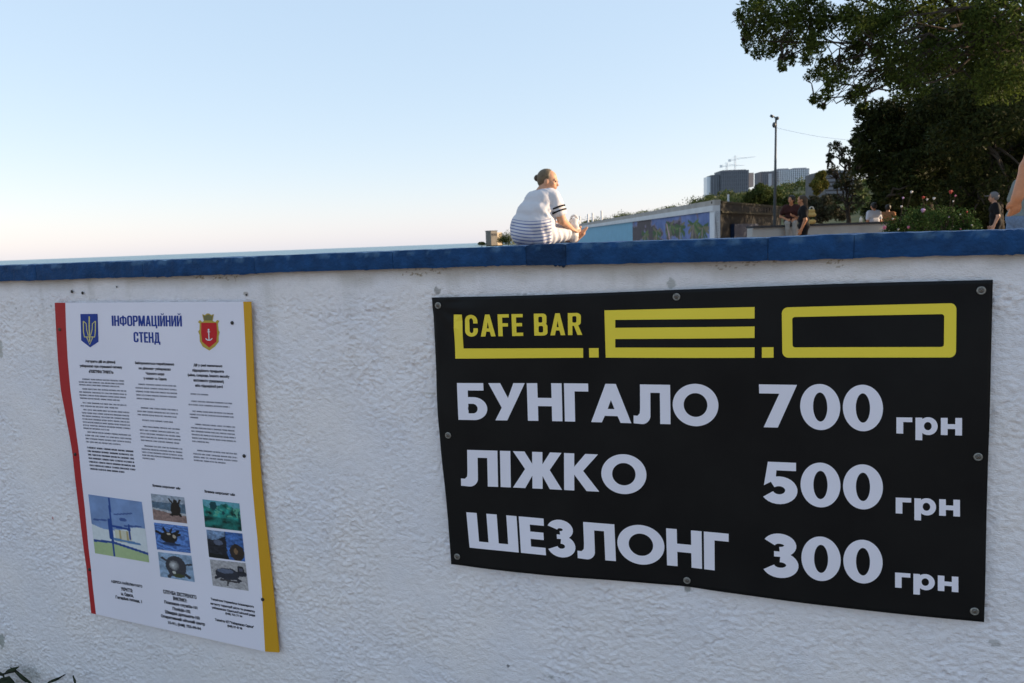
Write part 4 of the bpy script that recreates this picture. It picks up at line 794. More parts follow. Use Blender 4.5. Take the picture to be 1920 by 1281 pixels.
for k, (X, Y, lb) in enumerate(((28, 45.5, 'unseen tree added for shade far behind the dark trees, left of its pair'), (27.5, 38.5, 'unseen tree added for shade close behind the dark backdrop tree'), (33, 54, 'unseen tree added for shade far behind the dark trees, right of its pair'), (19.5, 21.5, 'unseen tree added for shade beyond the right edge'))):  # unseen trees added to shade the pavilion side and the low wall
    rr_ = np.random.default_rng(200+k); tree('added_shade_tree', lb, (X, Y, PROM), (X, Y, PROM+4), [(X+rr_.normal()*2.2, Y+rr_.normal()*3, PROM+4.5+abs(rr_.normal())*3, 1.9, 2.2, 1.7) for _ in range(16)], 500, .4, 210+k, G_DARK, .3, group='promenade trees', limbs=8, twig=.03)
# thin half bare tree
BARE = [(1566, 275, 12), (1558, 290, 7), (1582, 283, 9), (1562, 318, 12), (1556, 300, 6), (1590, 330, 14), (1600, 310, 12), (1575, 345, 12), (1604, 350, 14), (1570, 372, 9), (1612, 380, 10), (1588, 300, 8), (1560, 390, 8), (1598, 395, 8)]
tree('sparse_tree', 'thin half bare tree with airy tufts in front of the dark trees', np.array([*ground_line(1592, 36), PROM]), at(1590, 385, 36), clump_px(BARE, 36, .9, 9), 34, .17, 45, [(.05, .05, .025), (.035, .04, .018)], .13, group='promenade trees', limbs=14, twig=.022)
tree('bushy_hill_tree', 'small rounded sunlit tree standing alone on the hill right of the pale building', at(1538, 362, 95), at(1537, 350, 95), clump_px([(1536, 340, 12), (1540, 328, 9), (1530, 346, 10), (1546, 345, 8), (1534, 354, 10)], 95, .6, 10), 260, .42, 46, [(.10, .095, .02), (.06, .07, .015), (.14, .12, .03)], .2, limbs=4, twig=.05)
tree('slope_tree', 'dark green spreading tree on the slope behind the lamp post', at(1425, 400, 70), at(1425, 385, 70), clump_px([(1410, 372, 16), (1430, 362, 18), (1450, 370, 20), (1440, 382, 18), (1415, 388, 12), (1470, 385, 16), (1485, 375, 12), (1395, 385, 9), (1455, 395, 14)], 70, 1.5, 12), 220, .33, 47, [(.045, .06, .015), (.03, .045, .012), (.06, .075, .02)], .25, limbs=6, twig=.05)
tree('low_slope_tree', 'low brownish shrubby tree on the slope above the people on the low wall', at(1530, 418, 60), at(1530, 405, 60), clump_px([(1525, 380, 16), (1545, 385, 18), (1560, 398, 14), (1518, 400, 12), (1540, 408, 14), (1575, 405, 12)], 60, 1.2, 13), 150, .30, 48, [(.045, .043, .028), (.03, .034, .018)], .15, limbs=5, twig=.04)
# rose bushes
m_pet = {'pink': mat('pink_petals', (.52, .16, .26), .6, .2), 'white': mat('white_petals', (.62, .58, .58), .6, .2), 'red': mat('red_petals', (.40, .05, .04), .6, .2), 'lilac': mat('lilac_petals', (.50, .32, .56), .6, .2)}
G_ROSE = [(.035, .07, .018), (.05, .09, .022), (.03, .055, .015)]
FLW = [[(1709, 361, 'white', 5), (1693, 372, 'lilac', 4), (1690, 388, 'white', 4), (1658, 428, 'pink', 7), (1674, 411, 'white', 3.5), (1684, 431, 'white', 4)], [(1730, 396, 'lilac', 8), (1738, 375, 'white', 4), (1731, 371, 'red', 5), (1703, 427, 'pink', 5), (1756, 411, 'white', 3)], [(1782, 361, 'red', 7), (1791, 368, 'pink', 3.5), (1751, 373, 'white', 5), (1787, 378, 'white', 3), (1779, 408, 'lilac', 3)], [(1813, 398, 'red', 3.5), (1800, 403, 'white', 3), (1822, 423, 'white', 3), (1801, 430, 'pink', 3)]]
RB = [('rose bush nearest the person in white, with a pink bloom low down', 1682, 413, 14), ('rose bush with the large lilac bloom', 1728, 411, 13.5), ('rose bush with the salmon red bloom high up', 1772, 409, 13), ('rose bush at the right end beside the person in black', 1812, 417, 13)]
for i, (lb, px, py, Y) in enumerate(RB):
    p = at(px, py, Y); r = np.random.default_rng(60+i); cl = []
    for k in range(9): a = r.uniform(0, 6.3); q = r.uniform(0, .20); cl.append((p[0]+q*math.cos(a)*1.2, Y+q*math.sin(a), p[2]+r.uniform(-.25, .12), .15, .15, .15))
    cl += [(p[0], Y, p[2]-.55, .34, .3, .3), (p[0]+.15, Y, p[2]-.3, .25, .25, .25), (p[0]-.15, Y, p[2]-.35, .25, .25, .25)]
    th = bush('rose_bush', lb, cl, 170, .055, 70+i, G_ROSE, stem=(p[0], Y, PROM), group='rose bushes in the flower bed'); mb = MB()
    for c in cl: branchy(mb, (p[0], Y, PROM), c[:3], .012, .005, 80+i, 5, .05)
    mb.build('stems', m_bark, th)
    for (fx, fy, fc, fr) in FLW[i]:
        c = at(fx, fy, Y-.15); rad = fr*Y/FPX*.62; mb = MB()
        for k in range(9):
            a = k*2.4; t_ = .3+.09*k; d = np.array([math.cos(a)*math.sin(t_), math.sin(a)*math.sin(t_)-.3, math.cos(t_)]); mb.ball(c+d*rad*.6, (rad*.5, rad*.5, rad*.42), 6, 4)
        mb.ball(c, rad*.6, 6, 4); fl = mb.build('bloom', m_pet[fc], th, True); g = MB(); branchy(g, c, (p[0], Y, p[2]-.3), .004, .006, 90, 5, .04); g.build('flower_stalk', m_bark, fl)

# ------------------------------------------------------------------ people: one smooth surface grown round a jointed skeleton
def surface_net(fn, lo, hi, res):
    ax_ = [np.arange(lo[i]-2*res, hi[i]+3*res, res) for i in range(3)]; X, Y, Zz = np.meshgrid(*ax_, indexing='ij'); sh_ = X.shape
    v = fn(np.stack([X.ravel(), Y.ravel(), Zz.ravel()], 1)).reshape(sh_); ins = v < 0; c = tuple(k-1 for k in sh_)
    sl_ = lambda A, o: A[o[0]:o[0]+c[0], o[1]:o[1]+c[1], o[2]:o[2]+c[2]]
    cnt = np.zeros(c); acc = np.zeros(c+(3,)); O8 = [(i, j, k) for i in (0, 1) for j in (0, 1) for k in (0, 1)]
    for o in O8:
        for d in range(3):
            if o[d]: continue
            o2 = tuple(o[k]+(k == d) for k in range(3)); a, b = sl_(v, o), sl_(v, o2); m_ = (a < 0) != (b < 0); t = np.where(m_, a/np.where(m_, a-b, 1), 0)
            cnt += m_; 
            for k in range(3): acc[..., k] += np.where(m_, o[k]+(t if k == d else 0), 0)
    act = cnt > 0; idx = -np.ones(c, int); idx[act] = np.arange(act.sum()); ii = np.argwhere(act); P = (ii + acc[act]/cnt[act][:, None])*res + np.array([a[0] for a in ax_])
    Fq = []
    for d in range(3):
        e, g = [k for k in range(3) if k != d]; s0 = [slice(1, c[k]) for k in range(3)]; s0[d] = slice(0, c[d]); s1 = list(s0); s1[d] = slice(1, c[d]+1)
        a = ins[tuple(s0)]; b = ins[tuple(s1)]; q_ = np.argwhere(a != b); q_ = q_ + [0 if k == d else 1 for k in range(3)]; sg_ = a[a != b]
        def cell(de, dg): t = q_.copy(); t[:, e] -= de; t[:, g] -= dg; return idx[t[:, 0], t[:, 1], t[:, 2]]
        Q = np.stack([cell(1, 1), cell(0, 1), cell(0, 0), cell(1, 0)], 1); flip = sg_ if d != 1 else ~sg_; Q[~flip] = Q[~flip][:, ::-1]; Fq.append(Q)
    return P, np.concatenate(Fq)
def sdf(prims, k=.02, grow=0.):
    """smooth union; every primitive is only evaluated in its own neighbourhood"""
    def fn(P):
        D_ = np.full(len(P), .5); pad = max(.06, 2.5*k)+.02
        for p in prims:
            if p[0] == 'c': lo = np.minimum(p[1], p[2])-max(p[3], p[4])-grow-pad; hi = np.maximum(p[1], p[2])+max(p[3], p[4])+grow+pad
            else: m_ = max(p[2])+grow+pad; lo = np.array(p[1])-m_; hi = np.array(p[1])+m_
            I = np.flatnonzero((P[:, 0] > lo[0]) & (P[:, 0] < hi[0]) & (P[:, 1] > lo[1]) & (P[:, 1] < hi[1]) & (P[:, 2] > lo[2]) & (P[:, 2] < hi[2]))
            if not len(I): continue
            Q = P[I]
            if p[0] == 'c':
                a, b = np.array(p[1], float), np.array(p[2], float); ra, rb = p[3]+grow, p[4]+grow; ba = b-a; t = np.clip(((Q-a) @ ba)/(ba @ ba+1e-12), 0, 1); q = Q-a-t[:, None]*ba; d = np.sqrt((q*q).sum(1))-(ra+(rb-ra)*t)
            else:
                r_ = np.array(p[2], float)+grow; q = Q-np.array(p[1], float)
                if len(p) > 3: cs, sn = math.cos(p[3]), math.sin(p[3]); q = np.stack([q[:, 0]*cs+q[:, 1]*sn, -q[:, 0]*sn+q[:, 1]*cs, q[:, 2]], 1)
                q = q/r_; k0 = np.sqrt((q*q).sum(1)); q = q/r_; k1 = np.sqrt((q*q).sum(1))+1e-9; d = k0*(k0-1)/k1
            D0 = D_[I]; h = np.clip(.5+.5*(d-D0)/k, 0, 1); D_[I] = d*(1-h)+D0*h-k*h*(1-h)
        return D_
    return fn
def bounds(prims, g=.03):
    P = []
    for p in prims:
        if p[0] == 'c':
            for q, r_ in ((p[1], p[3]), (p[2], p[4])): P += [np.array(q)-r_, np.array(q)+r_]
        else: P += [np.array(p[1])-max(p[2]), np.array(p[1])+max(p[2])]
    P = np.array(P); return P.min(0)-g, P.max(0)+g
def grow(name, prims, m_, parent, loc, res, k=.02, g=0., clip=None, rot=0.):
    f0 = sdf(prims, k, g); fn = (lambda P: np.maximum(f0(P), clip(P))) if clip else f0; lo, hi = bounds(prims, g+.02); V, Fq = surface_net(fn, lo, hi, res)
    c, s = math.cos(rot), math.sin(rot); V = np.stack([V[:, 0]*c-V[:, 1]*s, V[:, 0]*s+V[:, 1]*c, V[:, 2]], 1)+np.array(loc); return mesh_obj(name, V, Fq, m_, parent, True)
m_skin = mat('skin', (.46, .25, .17), .55, .35, .12, 30); m_skin2 = mat('tanned_skin', (.44, .19, .095), .5, .35, .15, 40)
def hand(w_, d, side, up=(0, 0, 1), s=1.):
    """palm and five bent fingers: w_ wrist, d direction of the fingers, side direction of the thumb"""
    w_, d, side = np.array(w_, float), np.array(d, float), np.array(side, float); d /= np.linalg.norm(d); side -= d*(side @ d); side /= np.linalg.norm(side); nrm = np.cross(d, side); out = []
    for q in (-.024, -.008, .008, .024): out.append(('c', w_+side*q*.7*s, w_+d*.085*s+side*q*s, .015*s, .012*s))
    for q, L_ in ((.030, .072), (.010, .082), (-.010, .076), (-.029, .058)):
        a = w_+d*.085*s+side*q*s; b = a+(d*.9+nrm*.25)*L_*.5*s; c = b+(d*.75+nrm*.6)*L_*.5*s; out += [('c', a, b, .0095*s, .0088*s), ('c', b, c, .0088*s, .0072*s)]
    a = w_+d*.02*s+side*.024*s; b = a+(d*.6+side*.75)*.045*s; c = b+(d*.95+side*.2+nrm*.2)*.035*s; out += [('c', a, b, .013*s, .0105*s), ('c', b, c, .0105*s, .008*s)]; return out
def head(c, fdir, s=1.):
    """skull, jaw, nose, brow, ears; fdir = where the face points"""
    c = np.array(c, float); f = np.array(fdir, float); f /= np.linalg.norm(f); sd = np.cross(f, [0, 0, 1.]); sd /= np.linalg.norm(sd); u_ = np.cross(sd, f); rz = math.atan2(f[1], f[0])
    pr = [('e', c+u_*.02*s-f*.01*s, (.098*s, .078*s, .095*s), rz), ('e', c-u_*.045*s+f*.028*s, (.066*s, .058*s, .066*s), rz), ('c', c-u_*.005*s+f*.082*s, c-u_*.036*s+f*.103*s, .008*s, .014*s), ('e', c-u_*.10*s+f*.062*s, (.024*s, .026*s, .02*s), rz), ('c', c+u_*.012*s+f*.078*s-sd*.035*s, c+u_*.012*s+f*.078*s+sd*.035*s, .013*s, .013*s),
          ('c', c-u_*.066*s+f*.084*s-sd*.018*s, c-u_*.066*s+f*.084*s+sd*.018*s, .009*s, .009*s)]
    for q in (-1, 1): pr += [('e', c-u_*.015*s-f*.005*s+sd*q*.078*s, (.020*s, .010*s, .032*s), rz), ('e', c-u_*.03*s+f*.062*s+sd*q*.042*s, (.026*s, .024*s, .024*s), rz)]
    eyes = [c+f*.084*s+sd*q*.031*s-u_*.004*s for q in (-1, 1)]; return pr, eyes, (f, sd, u_)
def stand(h=1.72, lean=0., arm_l=None, arm_r=None, step=.0, sit=False, face=(0, 1, 0), lead=.0):
    """local skeleton facing +y, feet (or seat) at z=0"""
    s = h/1.72; S_ = lambda x, y, z: np.array([x*s, y*s+lean*max(0, z-.9), z*s]); A = {}
    hip = .92 if not sit else .10
    T_ = lambda x, y, z: S_(x, y, z) if not sit else np.array([x*s, y*s+lean*z, z*s])
    dz = 0 if not sit else -.82
    A['torso'] = [('c', T_(-.08, 0, .95+dz), T_(.08, 0, .95+dz), .125*s, .125*s), ('c', T_(-.07, 0, 1.12+dz), T_(.07, 0, 1.12+dz), .115*s, .115*s), ('c', T_(-.10, 0, 1.30+dz), T_(.10, 0, 1.30+dz), .112*s, .112*s), ('c', T_(-.14, 0, 1.39+dz), T_(.14, 0, 1.39+dz), .065*s, .065*s)]
    A['neck'] = [('c', T_(0, -.01, 1.38+dz), T_(0, .015, 1.54+dz), .062*s, .055*s)]; hc = T_(0, .025, 1.61+dz); A['hc'] = hc; A['head'], A['eyes'], A['fr'] = head(hc, face, s)
    A['arm'] = []; A['sleeve'] = []
    for q, ar in ((-1, arm_l), (1, arm_r)):
        sh_ = T_(q*.185, 0, 1.385+dz); el_ = T_(q*.24, -.03, 1.10+dz) if ar is None else np.array(ar[0]); wr = T_(q*.23, .07, .87+dz) if ar is None else np.array(ar[1])
        A['arm'] += [('c', sh_, el_, .056*s, .044*s), ('c', el_, wr, .043*s, .028*s)] + hand(wr, wr-el_, np.array([0, 1., .2]) if abs((wr-el_)[2]) > .1 else np.array([-q, 0, .4]), s=s); A['sleeve'] += [('c', sh_, sh_*.35+el_*.65, .060*s, .056*s)]
    A['leg'] = []; A['thigh'] = []; A['shin'] = []; A['foot'] = []
    for q in (-1, 1):
        if sit: hp = np.array([q*.09*s, .02, .09]); kn = np.array([q*.10*s, .44*s, .06]); an = np.array([q*.11*s, .46*s+lead, -.37*s]); tf = an+[0, .14*s, -.06]
        else: st = step*q; hp = S_(q*.09, 0, .90); kn = S_(q*.095, .02+st*.6, .49); an = S_(q*.10, -.03+st, .09); tf = an+np.array([0, .15*s, -.05*s])
        A['thigh'] += [('c', hp, kn, .092*s, .062*s)]; A['shin'] += [('c', kn, kn*.6+an*.4, .060*s, .058*s), ('c', kn*.6+an*.4, an, .058*s, .038*s)]; A['foot'] += [('c', an-[0, .02, .04*s], tf, .036*s, .030*s)]
    return A
def person(label, loc, rot, A, top, legs, hair, skin=None, res=.013, short=True, legs_short=False, extra=None):
    p = thing('person', label, 'person', tuple(loc), 'people on the promenade'); sk = skin or m_skin; G = lambda n, pr, m_, **k: grow(n, pr, m_, p, loc, k.pop('res', res), rot=rot, **k)
    G('body', A['torso']+A['neck']+A['head']+A['arm']+A['thigh']+A['shin']+A['foot'], sk, k=.018, res=min(res, .010))
    if top: G('shirt', A['torso']+A['sleeve']+([] if short else A['arm'][:0]), top, k=.03, g=.016, clip=lambda P: (.93 if A['shin'][0][1][2] > .3 else .03)-P[:, 2])
    if legs: G('shorts' if legs_short else 'trousers', A['torso'][:1]+A['thigh']+([] if legs_short else A['shin']), legs, k=.02, g=.014)
    f, sd, u_ = A['fr']; hc = A['hc']; rz = math.atan2(f[1], f[0]); hp = [('e', hc+u_*.035-f*.022, (.102, .090, .088), rz), ('e', hc-f*.055-u_*.02, (.060, .080, .07), rz)]
    if hair[0] == 'long': hp += [('c', hc-f*.07, hc-f*.10-np.array([0, 0, .26]), .07, .05)]
    fc = lambda P: (P-hc) @ f - .045
    G('cap' if hair[0] == 'cap' else 'hair', hp, hair[1], k=.03, g=.008 if hair[0] == 'cap' else .003, clip=fc)
    if hair[0] == 'cap': G('cap_brim', [('e', hc+u_*.05+f*.11, (.075, .07, .012), rz)], hair[1], res=.008)
    ey = MB()
    c, s = math.cos(rot), math.sin(rot)
    for e in A['eyes']: ey.ball(np.array([e[0]*c-e[1]*s, e[0]*s+e[1]*c, e[2]])+np.array(loc), .012, 8, 6)
    ey.build('eyes', mat('eye_dark', (.03, .025, .02), .2, .5), p, True)
    G('shoes', A['foot'], mat('dark_shoe', (.05, .05, .055), .6, .3), g=.008) if not (extra == 'barefoot') else None
    return p
m_hairb = mat('brown_hair', (.06, .04, .025), .6, .3, .3, 60); m_hairk = mat('black_hair', (.015, .013, .012), .5, .3); m_blk = mat('black_cloth', (.008, .008, .010), .85, .15); m_whs = mat('white_cotton', (.52, .53, .60), .85, .15, .06, 10); m_jean = mat('washed_denim', (.13, .20, .33), .85, .15, .3, 40); m_gcap = mat('grey_cap_cloth', (.15, .145, .15), .85, .15); m_or = mat('rust_cotton', (.32, .15, .07), .85, .15, .2, 12); m_gtop = mat('sage_grey_top', (.17, .20, .20), .85, .15, .1, 10); m_lil = mat('lilac_shorts', (.33, .28, .36), .85, .15); m_navs = mat('navy_shorts', (.012, .022, .06), .85, .15); m_mar = mat('maroon_top', (.05, .02, .02), .85, .15, .2, 15); m_sand2 = mat('pale_trousers', (.28, .26, .24), .85, .15)
# one person standing at the low wall, one seated on it
b = ground_line(1507, 19.6); person('person in black standing sideways at the low white wall', (b[0], b[1], PROM), math.radians(72), stand(1.76, lean=.05, face=(.1, 1, -.15), arm_r=((.20, -.02, 1.12), (.16, .20, 1.22))), m_blk, m_blk, ('long', m_hairb), m_skin2, legs_short=True)
sc_p = ground_line(1484, 20.9); A = stand(1.50, lean=.45, sit=True, face=(.6, .7, -.2), arm_l=((-.27, .12, .26), (-.10, .34, .16)), arm_r=((.27, .12, .26), (.10, .34, .16)))
person('person in a maroon top and pale trousers sitting left of the one in black', (sc_p[0], sc_p[1]+.05, zl-.02), math.radians(180-20), A, m_mar, m_sand2, ('short', m_hairk), m_skin2)
# standing people
b = ground_line(1637.5, 25.5); person('person in a white T shirt walking away behind the low wall', (b[0], b[1], PROM), math.radians(8), stand(1.70, step=.10), m_whs, m_lil, ('short', m_hairk), m_skin2, legs_short=True)
b = ground_line(1664, 27); person('person in a rust coloured top beside the one in white', (b[0], b[1], PROM), math.radians(-30), stand(1.66, step=.08), m_or, m_navs, ('short', m_hairk), m_skin2)
b = ground_line(1867, 18.5); person('person in a black top and grey cap in the shade of the thick trunk', (b[0], b[1], PROM), math.radians(65), stand(1.60, lean=.08, face=(0, 1, -.15)), m_blk, m_blk, ('cap', m_gcap), m_skin)
b = ground_line(1913, 9.6); person('person in light jeans and a grey green top mostly behind the bare arm', (b[0], b[1], PROM), math.radians(-95), stand(1.66, lean=.12, step=.16), m_gtop, m_jean, ('short', m_hairb), m_skin, res=.011)
# nearest passer-by: only the bare forearm and hand reach into the frame
Yp = 4.25; o3 = np.array([at(1995, 440, Yp)[0], Yp, PROM]); loc = lambda x, y, dy=0.: at(x, y, Yp+dy)-o3
A = stand(1.80); sh_ = loc(1975, 205); A['torso'] = [(p[0], p[1]+np.array([.02, 0, .04]), p[2]+np.array([.02, 0, .04]), p[3], p[4]) for p in A['torso']]
el_ = loc(1942, 285, -.04); wr = loc(1908, 369, -.10); q = A['arm']; half = len(q)//2
A['arm'] = [('c', sh_, el_, .058, .046), ('c', el_, el_*.65+wr*.35, .046, .046), ('c', el_*.65+wr*.35, wr, .046, .029)] + hand(wr, loc(1903, 400, -.06)-wr, np.array([-.9, -.25, .1]), s=.80) + q[half:]; A['sleeve'] = [('c', sh_, sh_*.75+el_*.25, .066, .064)] + A['sleeve'][1:]
person('passer-by at the right edge, bare tanned forearm and hand hanging down', tuple(o3), 0., A, mat('cream_shirt', (.55, .50, .42), .85, .15), m_navs, ('short', m_hairb), m_skin2, res=.010, legs_short=True)

# ------------------------------------------------------------------ the seated woman
YW = 8.0; ow = np.array([at(1000, 458, YW)[0], YW, at(1000, 459.5, YW)[2]]); hd = np.array([.72, .69, 0]); rt = np.array([.69, -.72, 0])
wm = thing('person', 'woman in a white dress with navy stripes sitting on the parapet, looking right', 'person', tuple(ow))
v3 = lambda x, y, z: np.array([x, y, z], float)
torso = [('e', v3(-.02, .02, .12), (.20, .19, .15)), ('c', v3(-.075, .065, .20), v3(.075, -.065, .20), .150, .150), ('c', v3(-.02, .07, .33), v3(.085, -.045, .33), .132, .134), ('c', v3(.035, .09, .45), v3(.125, -.02, .45), .106, .114), ('c', v3(.065, .13, .505), v3(.19, -.035, .505), .062, .072)]
hc = v3(.186, .075, .668); hp_, ey_, fr_ = head(hc, (.94, -.30, -.12), 1.0)
neck = [('c', v3(.10, .06, .53), v3(.165, .07, .625), .070, .060)]
shR, elR, wrR = v3(.225, -.055, .485), v3(.305, -.075, .245), v3(.405, .075, .165); shL, elL, wrL = v3(.075, .17, .49), v3(.16, .36, .26), v3(.36, .33, .18)
arms = [('c', shR, elR, .058, .046), ('c', elR, wrR, .045, .030), ('c', shL, elL, .056, .046), ('c', elL, wrL, .045, .030)] + hand(wrR, v3(.6, .7, -.25), v3(-.5, .5, .6)) + hand(wrL, v3(.8, -.2, -.3), v3(.1, .6, .7))
hR, kR, aR, tR = v3(.08, -.08, .10), v3(.355, .14, .125), v3(.475, .44, .055), v3(.60, .40, .135); hL, kL, aL, tL = v3(-.04, .10, .10), v3(.23, .36, .13), v3(.44, .62, .055), v3(.55, .60, .15)
legs = []
for h_, k_, a_, t_ in ((hR, kR, aR, tR), (hL, kL, aL, tL)):
    legs += [('c', h_, k_, .105, .070), ('c', k_, k_*.6+a_*.4, .066, .066), ('c', k_*.6+a_*.4, a_, .064, .042), ('e', a_+v3(-.02, .01, -.015), (.042, .042, .04)), ('c', a_+v3(.01, 0, -.005), a_*.3+t_*.7, .042, .036), ('c', a_*.3+t_*.7+v3(0, -.022, 0), t_+v3(.01, -.026, .03), .020, .014)]
    for q in range(4): legs += [('c', a_*.3+t_*.7+v3(0, -.008+.014*q, 0), t_+v3(.008-.005*q, -.006+.014*q, .024-.006*q), .014, .011)]
m_ws = mat('sunned_skin', (.50, .27, .17), .55, .35, .12, 30)
grow('body', torso+neck+hp_+arms+legs, m_ws, wm, ow, .0075, k=.016)
# striped dress: plain bodice, navy stripes from the waist down (by height; sun glare put into the colour in front, stripes dropped)
m_dr = bpy.data.materials.new('striped_cotton_dress'); m_dr.use_nodes = True; n_ = m_dr.node_tree.nodes; l_ = m_dr.node_tree.links; b_ = n_['Principled BSDF']; b_.inputs['Roughness'].default_value = .85; b_.inputs['Specular IOR Level'].default_value = .15
tc_ = n_.new('ShaderNodeTexCoord'); sx = n_.new('ShaderNodeSeparateXYZ'); l_.new(tc_.outputs['Object'], sx.inputs[0])
def mth(op, a, b=None):
    m_ = n_.new('ShaderNodeMath'); m_.operation = op
    for i_, q_ in enumerate((a, b)):
        if q_ is None: continue
        if isinstance(q_, (int, float)): m_.inputs[i_].default_value = q_
        else: l_.new(q_, m_.inputs[i_])
    return m_.outputs[0]
dx_ = mth('SUBTRACT', sx.outputs['X'], .01); sag = mth('MULTIPLY', mth('MULTIPLY', dx_, dx_), .75)
zz = mth('SUBTRACT', sx.outputs['Z'], sag); ph = mth('FRACT', mth('DIVIDE', zz, .034)); st_ = mth('MULTIPLY', mth('LESS_THAN', ph, .36), mth('LESS_THAN', zz, .245)); st_ = mth('MULTIPLY', st_, mth('LESS_THAN', sx.outputs['X'], .19))
nsn = n_.new('ShaderNodeTexVoronoi'); nsn.inputs['Scale'].default_value = 38; l_.new(tc_.outputs['Object'], nsn.inputs['Vector'])
dots = mth('MULTIPLY', mth('LESS_THAN', nsn.outputs['Distance'], .22), mth('GREATER_THAN', sx.outputs['X'], .22)); dots = mth('MULTIPLY', mth('LESS_THAN', zz, .2), dots)
mx = n_.new('ShaderNodeMix'); mx.data_type = 'RGBA'; mx.inputs[6].default_value = (.52, .52, .56, 1); mx.inputs[7].default_value = (.13, .16, .31, 1); l_.new(mth('MAXIMUM', st_, mth('MULTIPLY', dots, .5)), mx.inputs[0]); l_.new(mx.outputs[2], b_.inputs['Base Color'])
slv = [('c', shR, shR*.42+elR*.58, .066, .068), ('c', shL, shL*.42+elL*.58, .064, .066)]; skirt = [('c', hR, kR*.9+hR*.1, .112, .088), ('c', hL, kL*.9+hL*.1, .112, .088), ('c', v3(.05, .03, .08), v3(.27, .23, .09), .12, .09)]
folds = lambda P: (.0075*np.sin(P[:, 2]*46+P[:, 0]*38-P[:, 1]*22+1.5*fbm2(P[:, 0]*9+P[:, 1]*5, P[:, 2]*9, 2, 301))*np.exp(-((P[:, 2]-.30)/.09)**2)*np.clip((P[:, 0]+.05)*5, .15, 1) + .0045*np.sin(P[:, 0]*60+P[:, 1]*45+P[:, 2]*25)*np.clip((.22-P[:, 2])*10, 0, 1) + .004*fbm2(P[:, 0]*16+P[:, 1]*9, P[:, 2]*13, 3, 302) + .005*np.sin((P[:, 0]-P[:, 2])*55)*np.exp(-((P[:, 0]-.17)/.06)**2-((P[:, 2]-.40)/.08)**2))
dp = torso+slv+skirt; f0 = sdf(dp, .022, .013); neckcut = lambda P: np.where(P[:, 2] > .5, .085-np.linalg.norm(P-(hc-v3(.03, 0, .06)), axis=1), -1)
armcut = lambda P: -1*np.ones(len(P))
lo, hi = bounds(dp, .05); V, Fq = surface_net(lambda P: np.maximum(f0(P)+folds(P), neckcut(P)), lo, hi, .0075); mesh_obj('dress', V+ow, Fq, m_dr, wm, True)
dR = (elR-shR)/np.linalg.norm(elR-shR); LR = np.linalg.norm(elR-shR)
for t_ in (.46, .62):
    c0 = shR+dR*LR*t_; grow('sleeve_band', [('c', c0-dR*.006, c0+dR*.006, .0885, .0885)], m_blk, wm, ow, .006, clip=lambda P, c0=c0: np.abs((P-c0) @ dR)-.009)
f, sd, u_ = fr_; rz = math.atan2(f[1], f[0]); m_hw = mat('grey_brown_hair', (.15, .11, .065), .55, .35, .5, 70)
grow('hair', [('e', hc+u_*.038-f*.030, (.098, .090, .088), rz), ('e', hc-f*.062-u_*.01, (.055, .076, .075), rz)], m_hw, wm, ow, .0075, k=.03, clip=lambda P: np.maximum((P-hc) @ f-.035+.25*np.minimum((P-hc) @ u_, .05), -.06-(P-hc) @ u_))
grow('hair_bun', [('e', hc-f*.118+u_*.022, (.044, .042, .036), rz), ('c', hc-f*.08+u_*.02, hc-f*.12+u_*.022, .03, .03)], m_hairb, wm, ow, .006)
ey = MB(); [ey.ball(e+ow+f*.002, .011, 8, 6) for e in ey_]; ey.build('eyes', mat('eye_dark', (.03, .025, .02)), wm, True)
MB().tube([hc+f*.092-u_*.067+sd*q+ow for q in (-.02, 0, .02)], [.003, .005, .003], 6).build('lips', mat('lip_red', (.40, .12, .10), .5, .3), wm, True)
# her bag
bg_ = thing('bag', 'crumpled white carrier bag with loop handles at the woman\'s knees', 'bag', tuple(ow+v3(.45, .20, .02))); m_bag = mat('thin_white_plastic', (.78, .77, .76), .4, .4, .05, 10, trans=.3)
fb = sdf([('e', v3(.445, .20, .115), (.058, .085, .11)), ('e', v3(.455, .17, .20), (.052, .07, .07))], .03); lo, hi = v3(.36, .06, -.02), v3(.54, .33, .30)
V, Fq = surface_net(lambda P: fb(P)+.006*np.sin(P[:, 2]*70+P[:, 1]*40)+.004*np.sin(P[:, 1]*90-P[:, 2]*30), lo, hi, .008); mesh_obj('bag_body', V+ow, Fq, m_bag, bg_, True)
for dy in (0, .05):
    th_ = np.linspace(0, math.pi, 12); MB().tube([ow+v3(.435+.045*math.cos(a)+.02, .15+dy, .20+.10*math.sin(a)) for a in th_], .013, 6).build('handle', m_bag, bg_, True)
# the parapet she sits on
pa = ow+v3(-.55, -.62, 0)-hd*.1; pb = ow+hd*3.4; zp = ow[2]-.012
par = thing('sea_parapet', 'second blue topped parapet behind the wall that the woman sits on', 'wall', (ow[0], ow[1], PROM)); dv = hd; cc0 = (pa+pb)/2; Lp = np.linalg.norm((pb-pa)[:2])
MB().box((cc0[0], cc0[1], (PROM+zp-.06)/2), (Lp, .36, zp-.06-PROM), [hd, [-hd[1], hd[0], 0], [0, 0, 1]]).build('wall_body', mat('plain_white_plaster', (.78, .78, .78)), par)
nS = 5
for k in range(nS): c_ = pa+(pb-pa)*(k+.5)/nS; MB().box((c_[0], c_[1], zp-.03+.001), (Lp/nS-.004, .46, .058), [hd, [-hd[1], hd[0], 0], [0, 0, 1]]).build('coping_slab', m_cop, par)
